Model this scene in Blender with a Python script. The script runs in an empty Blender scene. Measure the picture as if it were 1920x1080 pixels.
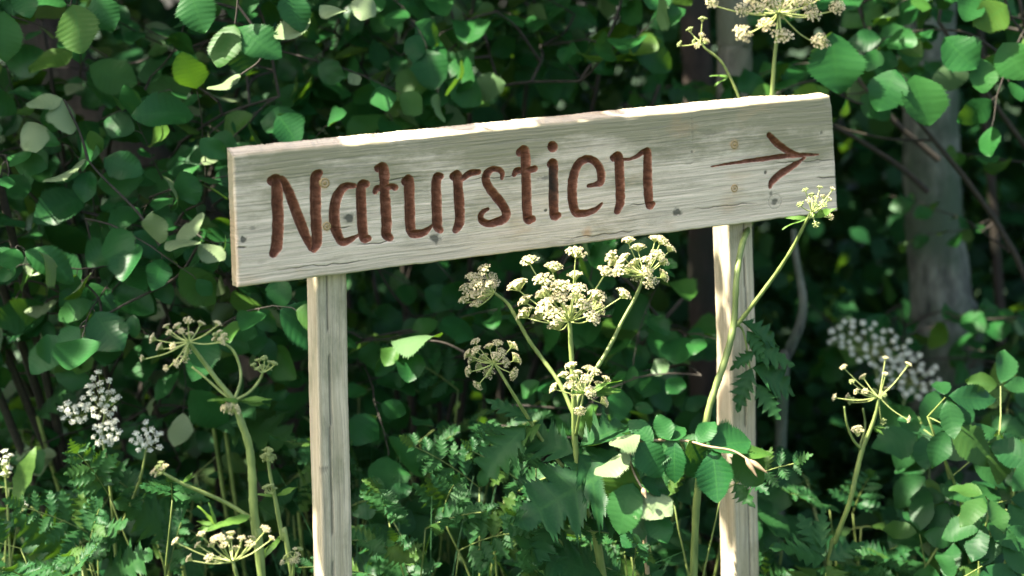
import bpy, math, random
import numpy as np
from mathutils import Vector, Matrix

random.seed(7)
RNG = np.random.default_rng(7)
R = math.radians
SC = bpy.context.scene
COL = SC.collection

# ------------------------------------------------------------------ camera, sky, sun, exposure
F = 3200.0                      # focal length in photograph pixels (1920 wide)
CAM_H = 1.6
PITCH, ROLL = R(9.0), R(1.3)
cp, sp, cr, sr = math.cos(PITCH), math.sin(PITCH), math.cos(ROLL), math.sin(ROLL)
AX_R = Vector((cr, -sp * sr, -cp * sr))
AX_F = Vector((0, cp, -sp))
AX_U = Vector((sr, sp * cr, cp * cr))
CAM = Vector((0, 0, CAM_H))
cam_data = bpy.data.cameras.new('camera')
cam = bpy.data.objects.new('camera', cam_data)
COL.objects.link(cam)
m3 = Matrix((AX_R, AX_U, -AX_F)).transposed()
cam.matrix_world = Matrix.Translation(CAM) @ m3.to_4x4()
cam_data.sensor_width = 36.0
cam_data.lens = 36.0 * F / 1920.0
cam_data.clip_start = 0.05
cam_data.clip_end = 1000.0
cam_data.dof.use_dof = True
cam_data.dof.focus_distance = 2.72
cam_data.dof.aperture_fstop = 2.4
cam_data.dof.aperture_blades = 9
SC.camera = cam

SUN_EL, SUN_AZ = R(55), R(-15)   # azimuth measured from -x (image left) towards +y (behind the sign)
TO_SUN = Vector((-math.cos(SUN_EL) * math.cos(SUN_AZ), math.cos(SUN_EL) * math.sin(SUN_AZ), math.sin(SUN_EL)))
world = bpy.data.worlds.new('World')
SC.world = world
world.use_nodes = True
wn = world.node_tree
wn.nodes.clear()
sky = wn.nodes.new('ShaderNodeTexSky')
sky.sky_type = 'NISHITA'
sky.sun_disc = False
sky.air_density = 1.0
sky.dust_density = 4.0
sky.ozone_density = 0.6
sky.sun_elevation = SUN_EL
sky.sun_rotation = math.atan2(TO_SUN.x, TO_SUN.y)
bg = wn.nodes.new('ShaderNodeBackground')
bg.inputs['Strength'].default_value = 0.088
wo = wn.nodes.new('ShaderNodeOutputWorld')
wn.links.new(sky.outputs[0], bg.inputs['Color'])
wn.links.new(bg.outputs[0], wo.inputs['Surface'])
sun_data = bpy.data.lights.new('sun', 'SUN')
sun_data.energy = 5.0
sun_data.angle = R(0.53)
sun_data.color = (1.0, 0.91, 0.78)
sun = bpy.data.objects.new('sun', sun_data)
COL.objects.link(sun)
sun.rotation_euler = TO_SUN.to_track_quat('Z', 'Y').to_euler()
sun.location = TO_SUN * 20

vs = SC.view_settings
vs.view_transform = 'Standard'
vs.look = 'None'
vs.exposure = 2.78
vs.gamma = 1.0
vs.use_curve_mapping = False
SC.cycles.use_denoising = True
SC.cycles.max_bounces = 8
SC.cycles.transparent_max_bounces = 4
SC.cycles.sample_clamp_indirect = 6.0


def U(px, py, y):
    """world point at world depth y seen at photograph pixel (px, py): used to lay the place out to scale"""
    d = AX_R * ((px - 960) / F) + AX_F + AX_U * ((540 - py) / F)
    return CAM + d * (y / d.y)


def to_px(p):
    q = Vector(p) - CAM
    w = q.dot(AX_F)
    return 960 + F * q.dot(AX_R) / w, 540 - F * q.dot(AX_U) / w


# ------------------------------------------------------------------ object helpers
def tag(o, label=None, cat=None, group=None, kind=None):
    if label: o['label'] = label
    if cat: o['category'] = cat
    if group: o['group'] = group
    if kind: o['kind'] = kind
    return o


def empty(name, loc, label=None, cat=None, group=None):
    o = bpy.data.objects.new(name, None)
    o.empty_display_size = 0.05
    o.location = loc
    COL.objects.link(o)
    tag(o, label, cat, group)
    return o


def link(name, mesh, parent=None, matrix=None):
    """link a mesh object; matrix is in world space"""
    o = bpy.data.objects.new(name, mesh)
    COL.objects.link(o)
    if parent is not None:
        o.parent = parent
        loc = parent_world(parent)
        o.matrix_parent_inverse = Matrix.Identity(4)
        o.matrix_basis = loc.inverted() @ (matrix if matrix is not None else Matrix.Identity(4))
    elif matrix is not None:
        o.matrix_basis = matrix
    return o


def parent_world(o):
    m = o.matrix_basis.copy()
    p = o.parent
    while p is not None:
        m = p.matrix_basis @ m
        p = p.parent
    return m


def mesh_np(name, V, Fq, uv=None, mat=None, smooth=True, attrs=None):
    """mesh from arrays: V (n,3), Fq (m,k) all faces with k corners, uv per vertex (n,2)"""
    V = np.asarray(V, np.float32)
    Fq = np.asarray(Fq, np.int32)
    me = bpy.data.meshes.new(name)
    k = Fq.shape[1]
    me.vertices.add(len(V))
    me.vertices.foreach_set('co', V.ravel())
    me.loops.add(Fq.size)
    me.loops.foreach_set('vertex_index', Fq.ravel())
    me.polygons.add(len(Fq))
    me.polygons.foreach_set('loop_start', np.arange(0, Fq.size, k, dtype=np.int32))
    if uv is not None:
        l = me.uv_layers.new(name='UVMap')
        l.data.foreach_set('uv', np.asarray(uv, np.float32)[Fq.ravel()].ravel())
    me.update(calc_edges=True)
    if smooth:
        me.polygons.foreach_set('use_smooth', np.ones(len(Fq), bool))
    for an, av in (attrs or {}).items():
        a = me.attributes.new(an, 'FLOAT', 'POINT')
        a.data.foreach_set('value', np.asarray(av, np.float32))
    if mat: me.materials.append(mat)
    me.validate()
    return me


class MB:
    """collects tubes and small pieces (all quads) into one mesh"""
    def __init__(s):
        s.v, s.f, s.uv, s.n = [], [], [], 0

    def add(s, V, Fq, uv=None):
        V = np.asarray(V, float)
        s.v.append(V)
        s.f.append(np.asarray(Fq, int) + s.n)
        s.uv.append(np.zeros((len(V), 2)) if uv is None else np.asarray(uv, float))
        s.n += len(V)

    def tube(s, pts, radii, sides=6, cap=True, wob=0.0, ridge=0.0):
        P = [Vector(p) for p in pts]
        n = len(P)
        if np.isscalar(radii): radii = [radii] * n
        ref = Vector((0.31, 0.87, 0.12))
        rings, uvs, L = [], [], 0.0
        for i in range(n):
            t = (P[min(i + 1, n - 1)] - P[max(i - 1, 0)])
            if t.length < 1e-9: t = Vector((0, 0, 1))
            t.normalize()
            a = ref - t * ref.dot(t)
            if a.length < 1e-3:
                a = Vector((1, 0, 0)) - t * t.x
            a.normalize()
            ref = a
            b = t.cross(a)
            if i: L += (P[i] - P[i - 1]).length
            for k in range(sides):
                th = 2 * math.pi * k / sides
                r = radii[i] * (1 + wob * random.uniform(-1, 1) + (ridge if k % 2 else -ridge))
                rings.append(P[i] + (a * math.cos(th) + b * math.sin(th)) * r)
                uvs.append((k / sides, L))
        f = []
        for i in range(n - 1):
            for k in range(sides):
                k2 = (k + 1) % sides
                f.append((i * sides + k, i * sides + k2, (i + 1) * sides + k2, (i + 1) * sides + k))
        if cap and sides % 2 == 0:
            for base, rev in ((0, True), ((n - 1) * sides, False)):
                for k in range(1, sides - 2, 2):
                    q = (base, base + k, base + k + 1, base + k + 2)
                    f.append(q[::-1] if rev else q)
        s.add([tuple(p) for p in rings], f, uvs)

    def build(s, name, mat, parent=None, smooth=True):
        me = mesh_np(name, np.concatenate(s.v), np.concatenate(s.f), np.concatenate(s.uv), mat, smooth)
        return link(name, me, parent)


def curve(pts, n=8):
    """smooth polyline through control points (Catmull-Rom)"""
    P = [Vector(p) for p in pts]
    if len(P) < 3:
        return [P[0].lerp(P[-1], i / n) for i in range(n + 1)]
    E = [P[0] * 2 - P[1]] + P + [P[-1] * 2 - P[-2]]
    out = []
    for i in range(1, len(E) - 2):
        p0, p1, p2, p3 = E[i - 1:i + 3]
        for k in range(n):
            t = k / n
            out.append(0.5 * ((2 * p1) + (p2 - p0) * t + (2 * p0 - 5 * p1 + 4 * p2 - p3) * t * t + (3 * p1 - p0 - 3 * p2 + p3) * t ** 3))
    out.append(P[-1])
    return out


def lerp_list(a, n):
    a = list(a)
    return list(np.interp(np.linspace(0, len(a) - 1, n), range(len(a)), a))


def vrand(s=1.0):
    return Vector((random.gauss(0, s), random.gauss(0, s), random.gauss(0, s)))


# ------------------------------------------------------------------ materials
class NT:
    def __init__(s, name):
        s.m = bpy.data.materials.new(name)
        s.m.use_nodes = True
        s.t = s.m.node_tree
        s.t.nodes.clear()
        s.out = s.n('ShaderNodeOutputMaterial')

    def n(s, typ, **kw):
        nd = s.t.nodes.new(typ)
        for k, v in kw.items(): setattr(nd, k, v)
        return nd

    def set(s, sock, val):
        if isinstance(val, bpy.types.NodeSocket): s.t.links.new(val, sock)
        else: sock.default_value = val

    def math(s, op, a, b=0.0, c=None, clamp=False):
        nd = s.n('ShaderNodeMath', operation=op, use_clamp=clamp)
        s.set(nd.inputs[0], a); s.set(nd.inputs[1], b)
        if c is not None: s.set(nd.inputs[2], c)
        return nd.outputs[0]

    def noise(s, vec, scale, detail=3, rough=0.55):
        nd = s.n('ShaderNodeTexNoise')
        if vec is not None: s.set(nd.inputs['Vector'], vec)
        nd.inputs['Scale'].default_value = scale
        nd.inputs['Detail'].default_value = detail
        nd.inputs['Roughness'].default_value = rough
        return nd.outputs['Fac']

    def ramp(s, fac, stops):
        nd = s.n('ShaderNodeValToRGB')
        s.set(nd.inputs[0], fac)
        el = nd.color_ramp.elements
        while len(el) < len(stops): el.new(0.5)
        for e, (p, c) in zip(el, stops):
            e.position = p
            e.color = (*c, 1) if len(c) == 3 else c
        return nd.outputs[0]

    def mix(s, fac, a, b, mode='MIX'):
        nd = s.n('ShaderNodeMix', data_type='RGBA', blend_type=mode)
        s.set(nd.inputs[0], fac)
        s.set(nd.inputs[6], a if isinstance(a, bpy.types.NodeSocket) else (*a, 1))
        s.set(nd.inputs[7], b if isinstance(b, bpy.types.NodeSocket) else (*b, 1))
        return nd.outputs[2]

    def step(s, x, lo, hi, a=0.0, b=1.0):
        nd = s.n('ShaderNodeMapRange', interpolation_type='SMOOTHSTEP')
        s.set(nd.inputs[0], x)
        nd.inputs[1].default_value = lo; nd.inputs[2].default_value = hi
        nd.inputs[3].default_value = a; nd.inputs[4].default_value = b
        return nd.outputs[0]

    def bump(s, h, strength, dist):
        nd = s.n('ShaderNodeBump')
        nd.inputs['Strength'].default_value = strength
        nd.inputs['Distance'].default_value = dist
        s.set(nd.inputs['Height'], h)
        return nd.outputs[0]

    def bsdf(s, col, rough=0.6, normal=None, spec=0.5, **kw):
        b = s.n('ShaderNodeBsdfPrincipled')
        s.set(b.inputs['Base Color'], col if isinstance(col, bpy.types.NodeSocket) else (*col, 1))
        s.set(b.inputs['Roughness'], rough)
        b.inputs['Specular IOR Level'].default_value = spec
        if normal is not None: s.set(b.inputs['Normal'], normal)
        for k, v in kw.items(): s.set(b.inputs[k], v)
        return b.outputs[0]

    def done(s, sh):
        s.t.links.new(sh, s.out.inputs['Surface'])
        return s.m


def leaf_material(name, dark, light, veins=9, rough=0.45, trans=0.28, tcol=(0.075, 0.17, 0.008), spec=0.12, under=(0.022, 0.07, 0.028), veinamt=0.28, sheen=0.0, spots=0.3):
    t = NT(name)
    uv = t.n('ShaderNodeUVMap').outputs[0]
    sep = t.n('ShaderNodeSeparateXYZ'); t.set(sep.inputs[0], uv)
    oi = t.n('ShaderNodeObjectInfo').outputs['Random']
    geo = t.n('ShaderNodeNewGeometry')
    rnd = t.math('FRACT', t.math('ADD', t.math('MULTIPLY', oi, 3.77), geo.outputs['Random Per Island']))
    v = t.math('MULTIPLY', t.math('ABSOLUTE', t.math('SUBTRACT', sep.outputs[0], 0.5)), 2.0)
    tt = t.math('FRACT', t.math('MULTIPLY', sep.outputs[1], float(veins)))
    vl = t.math('ABSOLUTE', t.math('SUBTRACT', tt, 0.5))             # 0 on a side vein, 0.5 between
    side = t.step(vl, 0.01, 0.09, 1.0, 0.0)
    mid = t.step(v, 0.02, 0.07, 1.0, 0.0)
    vein = t.math('MAXIMUM', t.math('MULTIPLY', side, t.step(v, 0.75, 1.0, 1.0, 0.2)), mid)
    co = t.n('ShaderNodeTexCoord').outputs['Object']
    blot = t.noise(co, 55, 3)
    col = t.mix(rnd, dark, light)
    col = t.mix(t.step(rnd, 0.80, 0.97, 0.0, 0.8), col, (light[1] * 0.62, light[1] * 1.15, light[2] * 0.55))
    col = t.mix(t.math('MULTIPLY', t.step(blot, 0.4, 0.7), 0.35), col, tuple(c * 1.35 for c in light))
    col = t.mix(t.math('MULTIPLY', vein, veinamt), col, (light[0] * 1.7, light[1] * 1.5, light[2] * 1.3))
    if spots:
        sn = t.noise(co, 170, 2)
        col = t.mix(t.math('MULTIPLY', t.step(sn, 0.68, 0.74), spots), col, (0.13, 0.085, 0.03))
    col = t.mix(t.math('MULTIPLY', geo.outputs['Backfacing'], 0.85), col, under)
    h = t.math('ADD', t.math('MULTIPLY', vl, 0.55), t.math('MULTIPLY', t.noise(co, 420, 2), 0.55))
    nrm = t.bump(h, 0.3, 0.0006)
    b = t.bsdf(col, t.math('ADD', rough, t.math('MULTIPLY', rnd, 0.12)), nrm, spec, **{'Sheen Weight': sheen, 'Sheen Roughness': 0.5})
    tr = t.n('ShaderNodeBsdfTranslucent')
    t.set(tr.inputs['Color'], t.mix(t.math('MULTIPLY', vein, 0.4), tcol, tuple(c * 0.55 for c in tcol)))
    t.set(tr.inputs['Normal'], nrm)
    mx = t.n('ShaderNodeMixShader')
    mx.inputs[0].default_value = trans
    t.set(mx.inputs[1], b); t.set(mx.inputs[2], tr.outputs[0])
    return t.done(mx.outputs[0])


M = {}
M['alder'] = leaf_material('alder_leaf', (0.0072, 0.0435, 0.0125), (0.0164, 0.0744, 0.0168), 9, 0.34, 0.22, under=(0.15, 0.20, 0.10), veinamt=0.35)
M['hazel'] = leaf_material('hazel_leaf', (0.0064, 0.0413, 0.0109), (0.0164, 0.0776, 0.0150), 7, 0.36, 0.25, under=(0.08, 0.14, 0.06))
M['bramble'] = leaf_material('bramble_leaf', (0.0076, 0.0385, 0.0123), (0.0152, 0.0606, 0.0150), 8, 0.38, 0.25, under=(0.13, 0.16, 0.10))
M['nettle'] = leaf_material('nettle_leaf', (0.0048, 0.0294, 0.0102), (0.0126, 0.0513, 0.0144), 8, 0.42, 0.22)
M['hogleaf'] = leaf_material('hogweed_leaf', (0.0086, 0.0423, 0.0136), (0.0197, 0.0676, 0.0178), 7, 0.42, 0.25, veinamt=0.35)
M['far'] = leaf_material('far_leaf', (0.0046, 0.0290, 0.0101), (0.0109, 0.0519, 0.0134), 6, 0.42, 0.22, spots=0)
M['crown'] = leaf_material('crown_leaf', (0.0082, 0.0413, 0.0117), (0.0164, 0.0672, 0.0150), 6, 0.45, 0.22, spots=0)
M['grass'] = leaf_material('grass_blade', (0.0091, 0.0539, 0.0183), (0.0258, 0.0910, 0.0217), 1, 0.42, 0.25, veinamt=0.2, spots=0)
M['greygreen'] = leaf_material('young_leaf', (0.0500, 0.1100, 0.0200), (0.0800, 0.1600, 0.0300), 8, 0.4, 0.3)


def simple(name, c1, c2, scale=60, rough=0.6, bump=0.3, bdist=0.001, spec=0.4, stretch=None, sub=0.0):
    t = NT(name)
    co = t.n('ShaderNodeTexCoord').outputs['Object']
    if stretch:
        mp = t.n('ShaderNodeMapping'); t.set(mp.inputs[0], co)
        mp.inputs['Scale'].default_value = stretch
        co = mp.outputs[0]
    f = t.noise(co, scale, 4)
    col = t.ramp(f, [(0.3, c1), (0.7, c2)])
    kw = {'Subsurface Weight': sub, 'Subsurface Radius': (0.004, 0.004, 0.002)} if sub else {}
    return t.done(t.bsdf(col, rough, t.bump(t.noise(co, scale * 3, 3), bump, bdist), spec, **kw))


M['stem'] = simple('hogweed_stem', (0.065, 0.10, 0.022), (0.20, 0.25, 0.065), 55, 0.55, 0.5, 0.0006, stretch=(1, 1, 0.25))
M['ray'] = simple('umbel_ray', (0.22, 0.28, 0.07), (0.34, 0.38, 0.13), 200, 0.55)
M['petal'] = simple('petal', (0.56, 0.48, 0.29), (0.72, 0.64, 0.43), 260, 0.6, 0.2)
def thin_petal(m, amt, col):
    nt = m.node_tree
    b = [n for n in nt.nodes if n.type == 'BSDF_PRINCIPLED'][0]
    out = [n for n in nt.nodes if n.type == 'OUTPUT_MATERIAL'][0]
    tr = nt.nodes.new('ShaderNodeBsdfTranslucent'); tr.inputs['Color'].default_value = (*col, 1)
    mx = nt.nodes.new('ShaderNodeMixShader'); mx.inputs[0].default_value = amt
    nt.links.new(b.outputs[0], mx.inputs[1]); nt.links.new(tr.outputs[0], mx.inputs[2]); nt.links.new(mx.outputs[0], out.inputs['Surface'])
thin_petal(M['petal'], 0.45, (0.6, 0.54, 0.36))
M['bud'] = simple('flower_bud', (0.34, 0.30, 0.14), (0.55, 0.49, 0.30), 240, 0.6, 0.3)
M['greenbud'] = simple('green_bud', (0.12, 0.17, 0.05), (0.26, 0.30, 0.10), 240, 0.6, 0.3)
M['palepetal'] = simple('pale_petal', (0.55, 0.56, 0.44), (0.70, 0.71, 0.60), 200, 0.6, 0.2)
M['twig'] = simple('twig_bark', (0.012, 0.010, 0.006), (0.035, 0.028, 0.018), 120, 0.75, 0.5, 0.001)
M['youngtwig'] = simple('young_twig', (0.17, 0.12, 0.065), (0.28, 0.21, 0.12), 150, 0.6, 0.4, 0.0008)
M['soil'] = simple('soil', (0.006, 0.018, 0.006), (0.015, 0.040, 0.011), 5, 0.95, 0.8, 0.03)
M['dry'] = simple('dry_leaf', (0.30, 0.22, 0.07), (0.42, 0.33, 0.13), 80, 0.7)
M['screw'] = simple('screw_metal', (0.16, 0.105, 0.04), (0.36, 0.25, 0.10), 500, 0.5, 0.4, 0.0005)


def bark(name, a, b, c):
    t = NT(name)
    co = t.n('ShaderNodeTexCoord').outputs['Object']
    mp = t.n('ShaderNodeMapping'); t.set(mp.inputs[0], co); mp.inputs['Scale'].default_value = (1, 1, 0.35)
    n1 = t.noise(mp.outputs[0], 30, 5, 0.65)
    n2 = t.noise(co, 7, 4)
    col = t.mix(t.step(n2, 0.4, 0.65), t.ramp(n1, [(0.3, a), (0.65, b)]), c)
    hb = t.math('ADD', n1, t.math('MULTIPLY', t.noise(mp.outputs[0], 110, 3), 0.4))
    return t.done(t.bsdf(col, 0.85, t.bump(hb, 0.9, 0.012), 0.3))


M['bark_grey'] = bark('grey_bark', (0.012, 0.014, 0.012), (0.16, 0.17, 0.135), (0.045, 0.068, 0.04))
M['bark_pale'] = bark('pale_bark', (0.05, 0.046, 0.034), (0.21, 0.195, 0.15), (0.10, 0.11, 0.07))
M['bark_brown'] = bark('brown_bark', (0.014, 0.010, 0.007), (0.045, 0.032, 0.022), (0.02, 0.021, 0.013))


def wood_material(name, board=True):
    t = NT(name)
    uv = t.n('ShaderNodeUVMap').outputs[0]            # metres: x along the grain, y across it
    def mapped(sx, sy, off=0.0):
        mp = t.n('ShaderNodeMapping'); t.set(mp.inputs[0], uv)
        mp.inputs['Scale'].default_value = (sx, sy, 1); mp.inputs['Location'].default_value = (off, off * 0.7, off)
        return mp.outputs[0]
    at = lambda n: t.n('ShaderNodeAttribute', attribute_name=n).outputs['Fac']
    knot = at('knot')
    warp = t.noise(mapped(5, 14, 3.1), 1, 3)
    # grain lines bend a little round the knots
    sepu = t.n('ShaderNodeSeparateXYZ'); t.set(sepu.inputs[0], uv)
    yy = t.math('ADD', sepu.outputs[1], t.math('ADD', t.math('MULTIPLY', warp, 0.012), t.math('MULTIPLY', knot, 0.006)))
    cb = t.n('ShaderNodeCombineXYZ'); t.set(cb.inputs[0], t.math('MULTIPLY', sepu.outputs[0], 7.0)); t.set(cb.inputs[1], t.math('MULTIPLY', yy, 400.0))
    fine = t.noise(cb.outputs[0], 1, 4, 0.65)
    cb2 = t.n('ShaderNodeCombineXYZ'); t.set(cb2.inputs[0], t.math('MULTIPLY', sepu.outputs[0], 2.2)); t.set(cb2.inputs[1], t.math('MULTIPLY', yy, 85.0))
    band = t.noise(cb2.outputs[0], 1, 3, 0.55)
    blot = t.noise(mapped(7, 20, 7.7), 1, 6, 0.68)
    warm = t.noise(mapped(9, 16, 1.3), 1, 3)
    speck = t.noise(mapped(240, 420, 2.0), 1, 2)
    if board:
        pale, mid, green, warmc = (0.575, 0.480, 0.352), (0.46, 0.382, 0.275), (0.205, 0.185, 0.105), (0.45, 0.30, 0.16)
    else:
        pale, mid, green, warmc = (0.50, 0.425, 0.30), (0.385, 0.325, 0.215), (0.20, 0.19, 0.11), (0.42, 0.29, 0.17)
    col = t.mix(t.step(band, 0.38, 0.64), mid, pale)
    algae = t.math('MULTIPLY', t.step(t.math('ADD', blot, t.math('MULTIPLY', at('moss'), 0.26)), 0.48, 0.78), 0.9)
    col = t.mix(algae, col, green)
    col = t.mix(t.math('MULTIPLY', t.step(warm, 0.58, 0.75), 0.4), col, warmc)
    col = t.mix(t.math('MULTIPLY', t.step(fine, 0.38, 0.52, 1.0, 0.0), 0.38), col, (0.13, 0.12, 0.095))
    col = t.mix(t.math('MULTIPLY', t.step(speck, 0.62, 0.72), 0.3), col, (0.14, 0.14, 0.11))
    col = t.mix(t.math('MULTIPLY', t.step(knot, 0.22, 0.8), 0.85), col, (0.045, 0.045, 0.032))
    col = t.mix(t.math('MULTIPLY', at('rust'), 0.7), col, (0.38, 0.21, 0.09))
    col = t.mix(t.math('MULTIPLY', at('crack'), 0.9), col, (0.03, 0.028, 0.02))
    h = t.math('ADD', t.math('MULTIPLY', fine, 0.7), t.math('MULTIPLY', band, 0.4))
    if board:
        paint = at('paint')
        pn = t.noise(mapped(150, 150, 5.5), 1, 4, 0.6)
        pcol = t.ramp(pn, [(0.28, (0.085, 0.033, 0.016)), (0.5, (0.165, 0.062, 0.030)), (0.72, (0.27, 0.12, 0.068))])
        pcol = t.mix(t.math('MULTIPLY', at('stain'), 0.85), pcol, (0.03, 0.032, 0.024))
        pf = t.step(t.math('ADD', paint, t.math('MULTIPLY', t.math('SUBTRACT', pn, 0.5), 0.3)), 0.38, 0.62)
        rim_light = t.math('MULTIPLY', t.step(paint, 0.95, 0.62), t.step(t.noise(mapped(90, 90, 9.1), 1, 3), 0.42, 0.62))  # lighter groove rims: light catching the cut edges, painted in
        pcol = t.mix(t.math('MULTIPLY', rim_light, 0.6), pcol, (0.42, 0.24, 0.16))
        col = t.mix(pf, col, pcol)
    return t.done(t.bsdf(col, 0.82, t.bump(h, 0.6, 0.0022), 0.25))


M['board'] = wood_material('weathered_board', True)
M['post'] = wood_material('weathered_post', False)

# ------------------------------------------------------------------ leaf templates
def leaf_arrays(wmax=0.42, rows=20, m=2, p=0.85, q=0.6, tooth=0.06, nt=14, slant=0.45, pleat=0.012, nv=9, cup=0.25, curl=0.2, wave=0.02, lobes=None, tip=0.0, seed=0):
    """leaf of length 1 along +y, face +z.  returns V, F(quads), UV"""
    rr = random.Random(seed)
    ph = rr.uniform(0, 6.28)
    bump_ = {sg: [rr.uniform(-0.10, 0.08) for _ in range(9)] for sg in (-1, 1)}
    bend = rr.uniform(-0.10, 0.10)
    V, Fq, UV = [], [], []
    C = 2 * m + 1
    for i in range(rows + 1):
        t = i / rows
        w = wmax * max(math.sin(math.pi * min(t, 1) ** p), 0) ** q
        if tip: w *= (1 - tip * t ** 3)
        w = max(w, 0.003)
        wt = w
        if lobes:
            n, depth = lobes
            x = (t * n) % 1.0
            wt = w * (1 - depth * (1 - (x if x < 0.78 else (1 - x) / 0.22 * 0.78)))
        zig = (t * nt) % 1.0
        for j in range(-m, m + 1):
            v = abs(j) / m
            s = 1 if j > 0 else -1
            ww = w + (wt - w) * v
            if v == 1: ww *= 1 + tooth * (1 if i % 2 else -0.6) * (1 + 0.7 * (zig > 0.5))
            ww *= 1 + v * float(np.interp(t * 8, range(9), bump_[s]))
            x = s * v * ww + bend * t * t
            y = t + slant * v * ww * (1 - t) ** 0.7 * (1 if t < 0.97 else 0.3)
            z = pleat * math.cos(2 * math.pi * nv * t) * min(v * 1.6, 1) * (1 if w > 0.05 else 0)
            z += cup * (v * ww) ** 2 * 2 - curl * t * t * 0.5 + wave * math.sin(ph + t * 7 + s * 2) * v
            V.append((x, y, z)); UV.append((0.5 + 0.5 * s * v, t))
    for i in range(rows):
        for j in range(C - 1):
            a = i * C + j
            Fq.append((a, a + 1, a + C + 1, a + C))
    return np.array(V), np.array(Fq), np.array(UV)


def variants(n, **kw):
    out = []
    for k in range(n):
        d = dict(kw)
        d['seed'] = k
        d['cup'] = kw.get('cup', 0.25) + random.uniform(-0.35, 0.3)
        d['curl'] = kw.get('curl', 0.2) + random.uniform(-0.2, 0.35)
        d['wmax'] = kw.get('wmax', 0.42) * random.uniform(0.88, 1.08)
        d['wave'] = random.uniform(0.015, 0.06)
        out.append(leaf_arrays(**d))
    return out


T = {
    'alder': variants(8, wmax=0.40, rows=46, m=3, p=0.74, q=0.70, tooth=0.085, nt=11, slant=0.42, pleat=0.0016, nv=9),
    'hazel': variants(8, wmax=0.43, rows=36, m=2, p=0.76, q=0.66, tooth=0.075, nt=9, slant=0.35, pleat=0.0014, nv=7),
    'bramble': variants(6, wmax=0.36, rows=32, m=2, p=0.72, q=0.8, tooth=0.07, nt=10, slant=0.45, pleat=0.002, nv=8),
    'nettle': variants(5, wmax=0.25, rows=16, m=2, p=0.62, q=0.8, tooth=0.22, nt=8, slant=0.5, pleat=0.015, nv=8),
    'hogleaf': variants(6, wmax=0.50, rows=60, m=3, p=0.62, q=0.8, tooth=0.13, nt=15, slant=0.55, pleat=0.012, nv=5, lobes=(5, 0.66), curl=0.15),
    'far': variants(4, wmax=0.42, rows=5, m=1, p=0.85, q=0.6, tooth=0.0, slant=0.3, pleat=0.0, nv=6),
    'crown': variants(3, wmax=0.42, rows=3, m=1, p=0.85, q=0.6, tooth=0.0, slant=0.3, pleat=0.0, nv=6),
    'bract': variants(3, wmax=0.10, rows=8, m=1, p=0.8, q=0.8, tooth=0.1, slant=0.5, pleat=0.0, nv=4),
}
LEAF_ME = {}
for key, mk in (('alder', 'alder'), ('hazel', 'hazel'), ('bramble', 'bramble'), ('nettle', 'nettle'), ('hogleaf', 'hogleaf'), ('bract', 'greygreen')):
    LEAF_ME[key] = [mesh_np(key + '_leaf', V, Fq, UV, M[mk]) for V, Fq, UV in T[key]]
LEAF_ME['young'] = [mesh_np('young_leaf', V, Fq, UV, M['greygreen']) for V, Fq, UV in T['alder'][:3]]


def leaf_matrix(base, axis, normal, size, wid=1.0):
    y = Vector(axis).normalized()
    n = Vector(normal)
    n = n - y * n.dot(y)
    if n.length < 1e-4: n = y.orthogonal()
    n.normalize()
    x = y.cross(n)
    m = Matrix((x * (size * wid), y * size, n * size)).transposed().to_4x4()
    m.translation = Vector(base)
    return m


def joined_leaves(name, mats, tkey, mat, parent=None, kind='stuff'):
    """bake many leaf placements into one mesh"""
    if not mats: return None
    groups = {}
    for i, mm in enumerate(mats): groups.setdefault(i % len(T[tkey]), []).append(mm)
    VV, FF, UU, n = [], [], [], 0
    for k, ms in groups.items():
        V, Fq, UV = T[tkey][k]
        A = np.array([[list(r) for r in mm] for mm in ms])            # (n,4,4)
        P = np.einsum('nij,vj->nvi', A[:, :3, :3], V) + A[:, None, :3, 3]
        cnt = len(ms)
        VV.append(P.reshape(-1, 3))
        FF.append((Fq[None] + (np.arange(cnt) * len(V))[:, None, None]).reshape(-1, 4) + n)
        UU.append(np.tile(UV, (cnt, 1)))
        n += cnt * len(V)
    me = mesh_np(name, np.concatenate(VV), np.concatenate(FF), np.concatenate(UU), mat)
    o = link(name, me, parent)
    if kind: o['kind'] = kind
    return o


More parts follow.
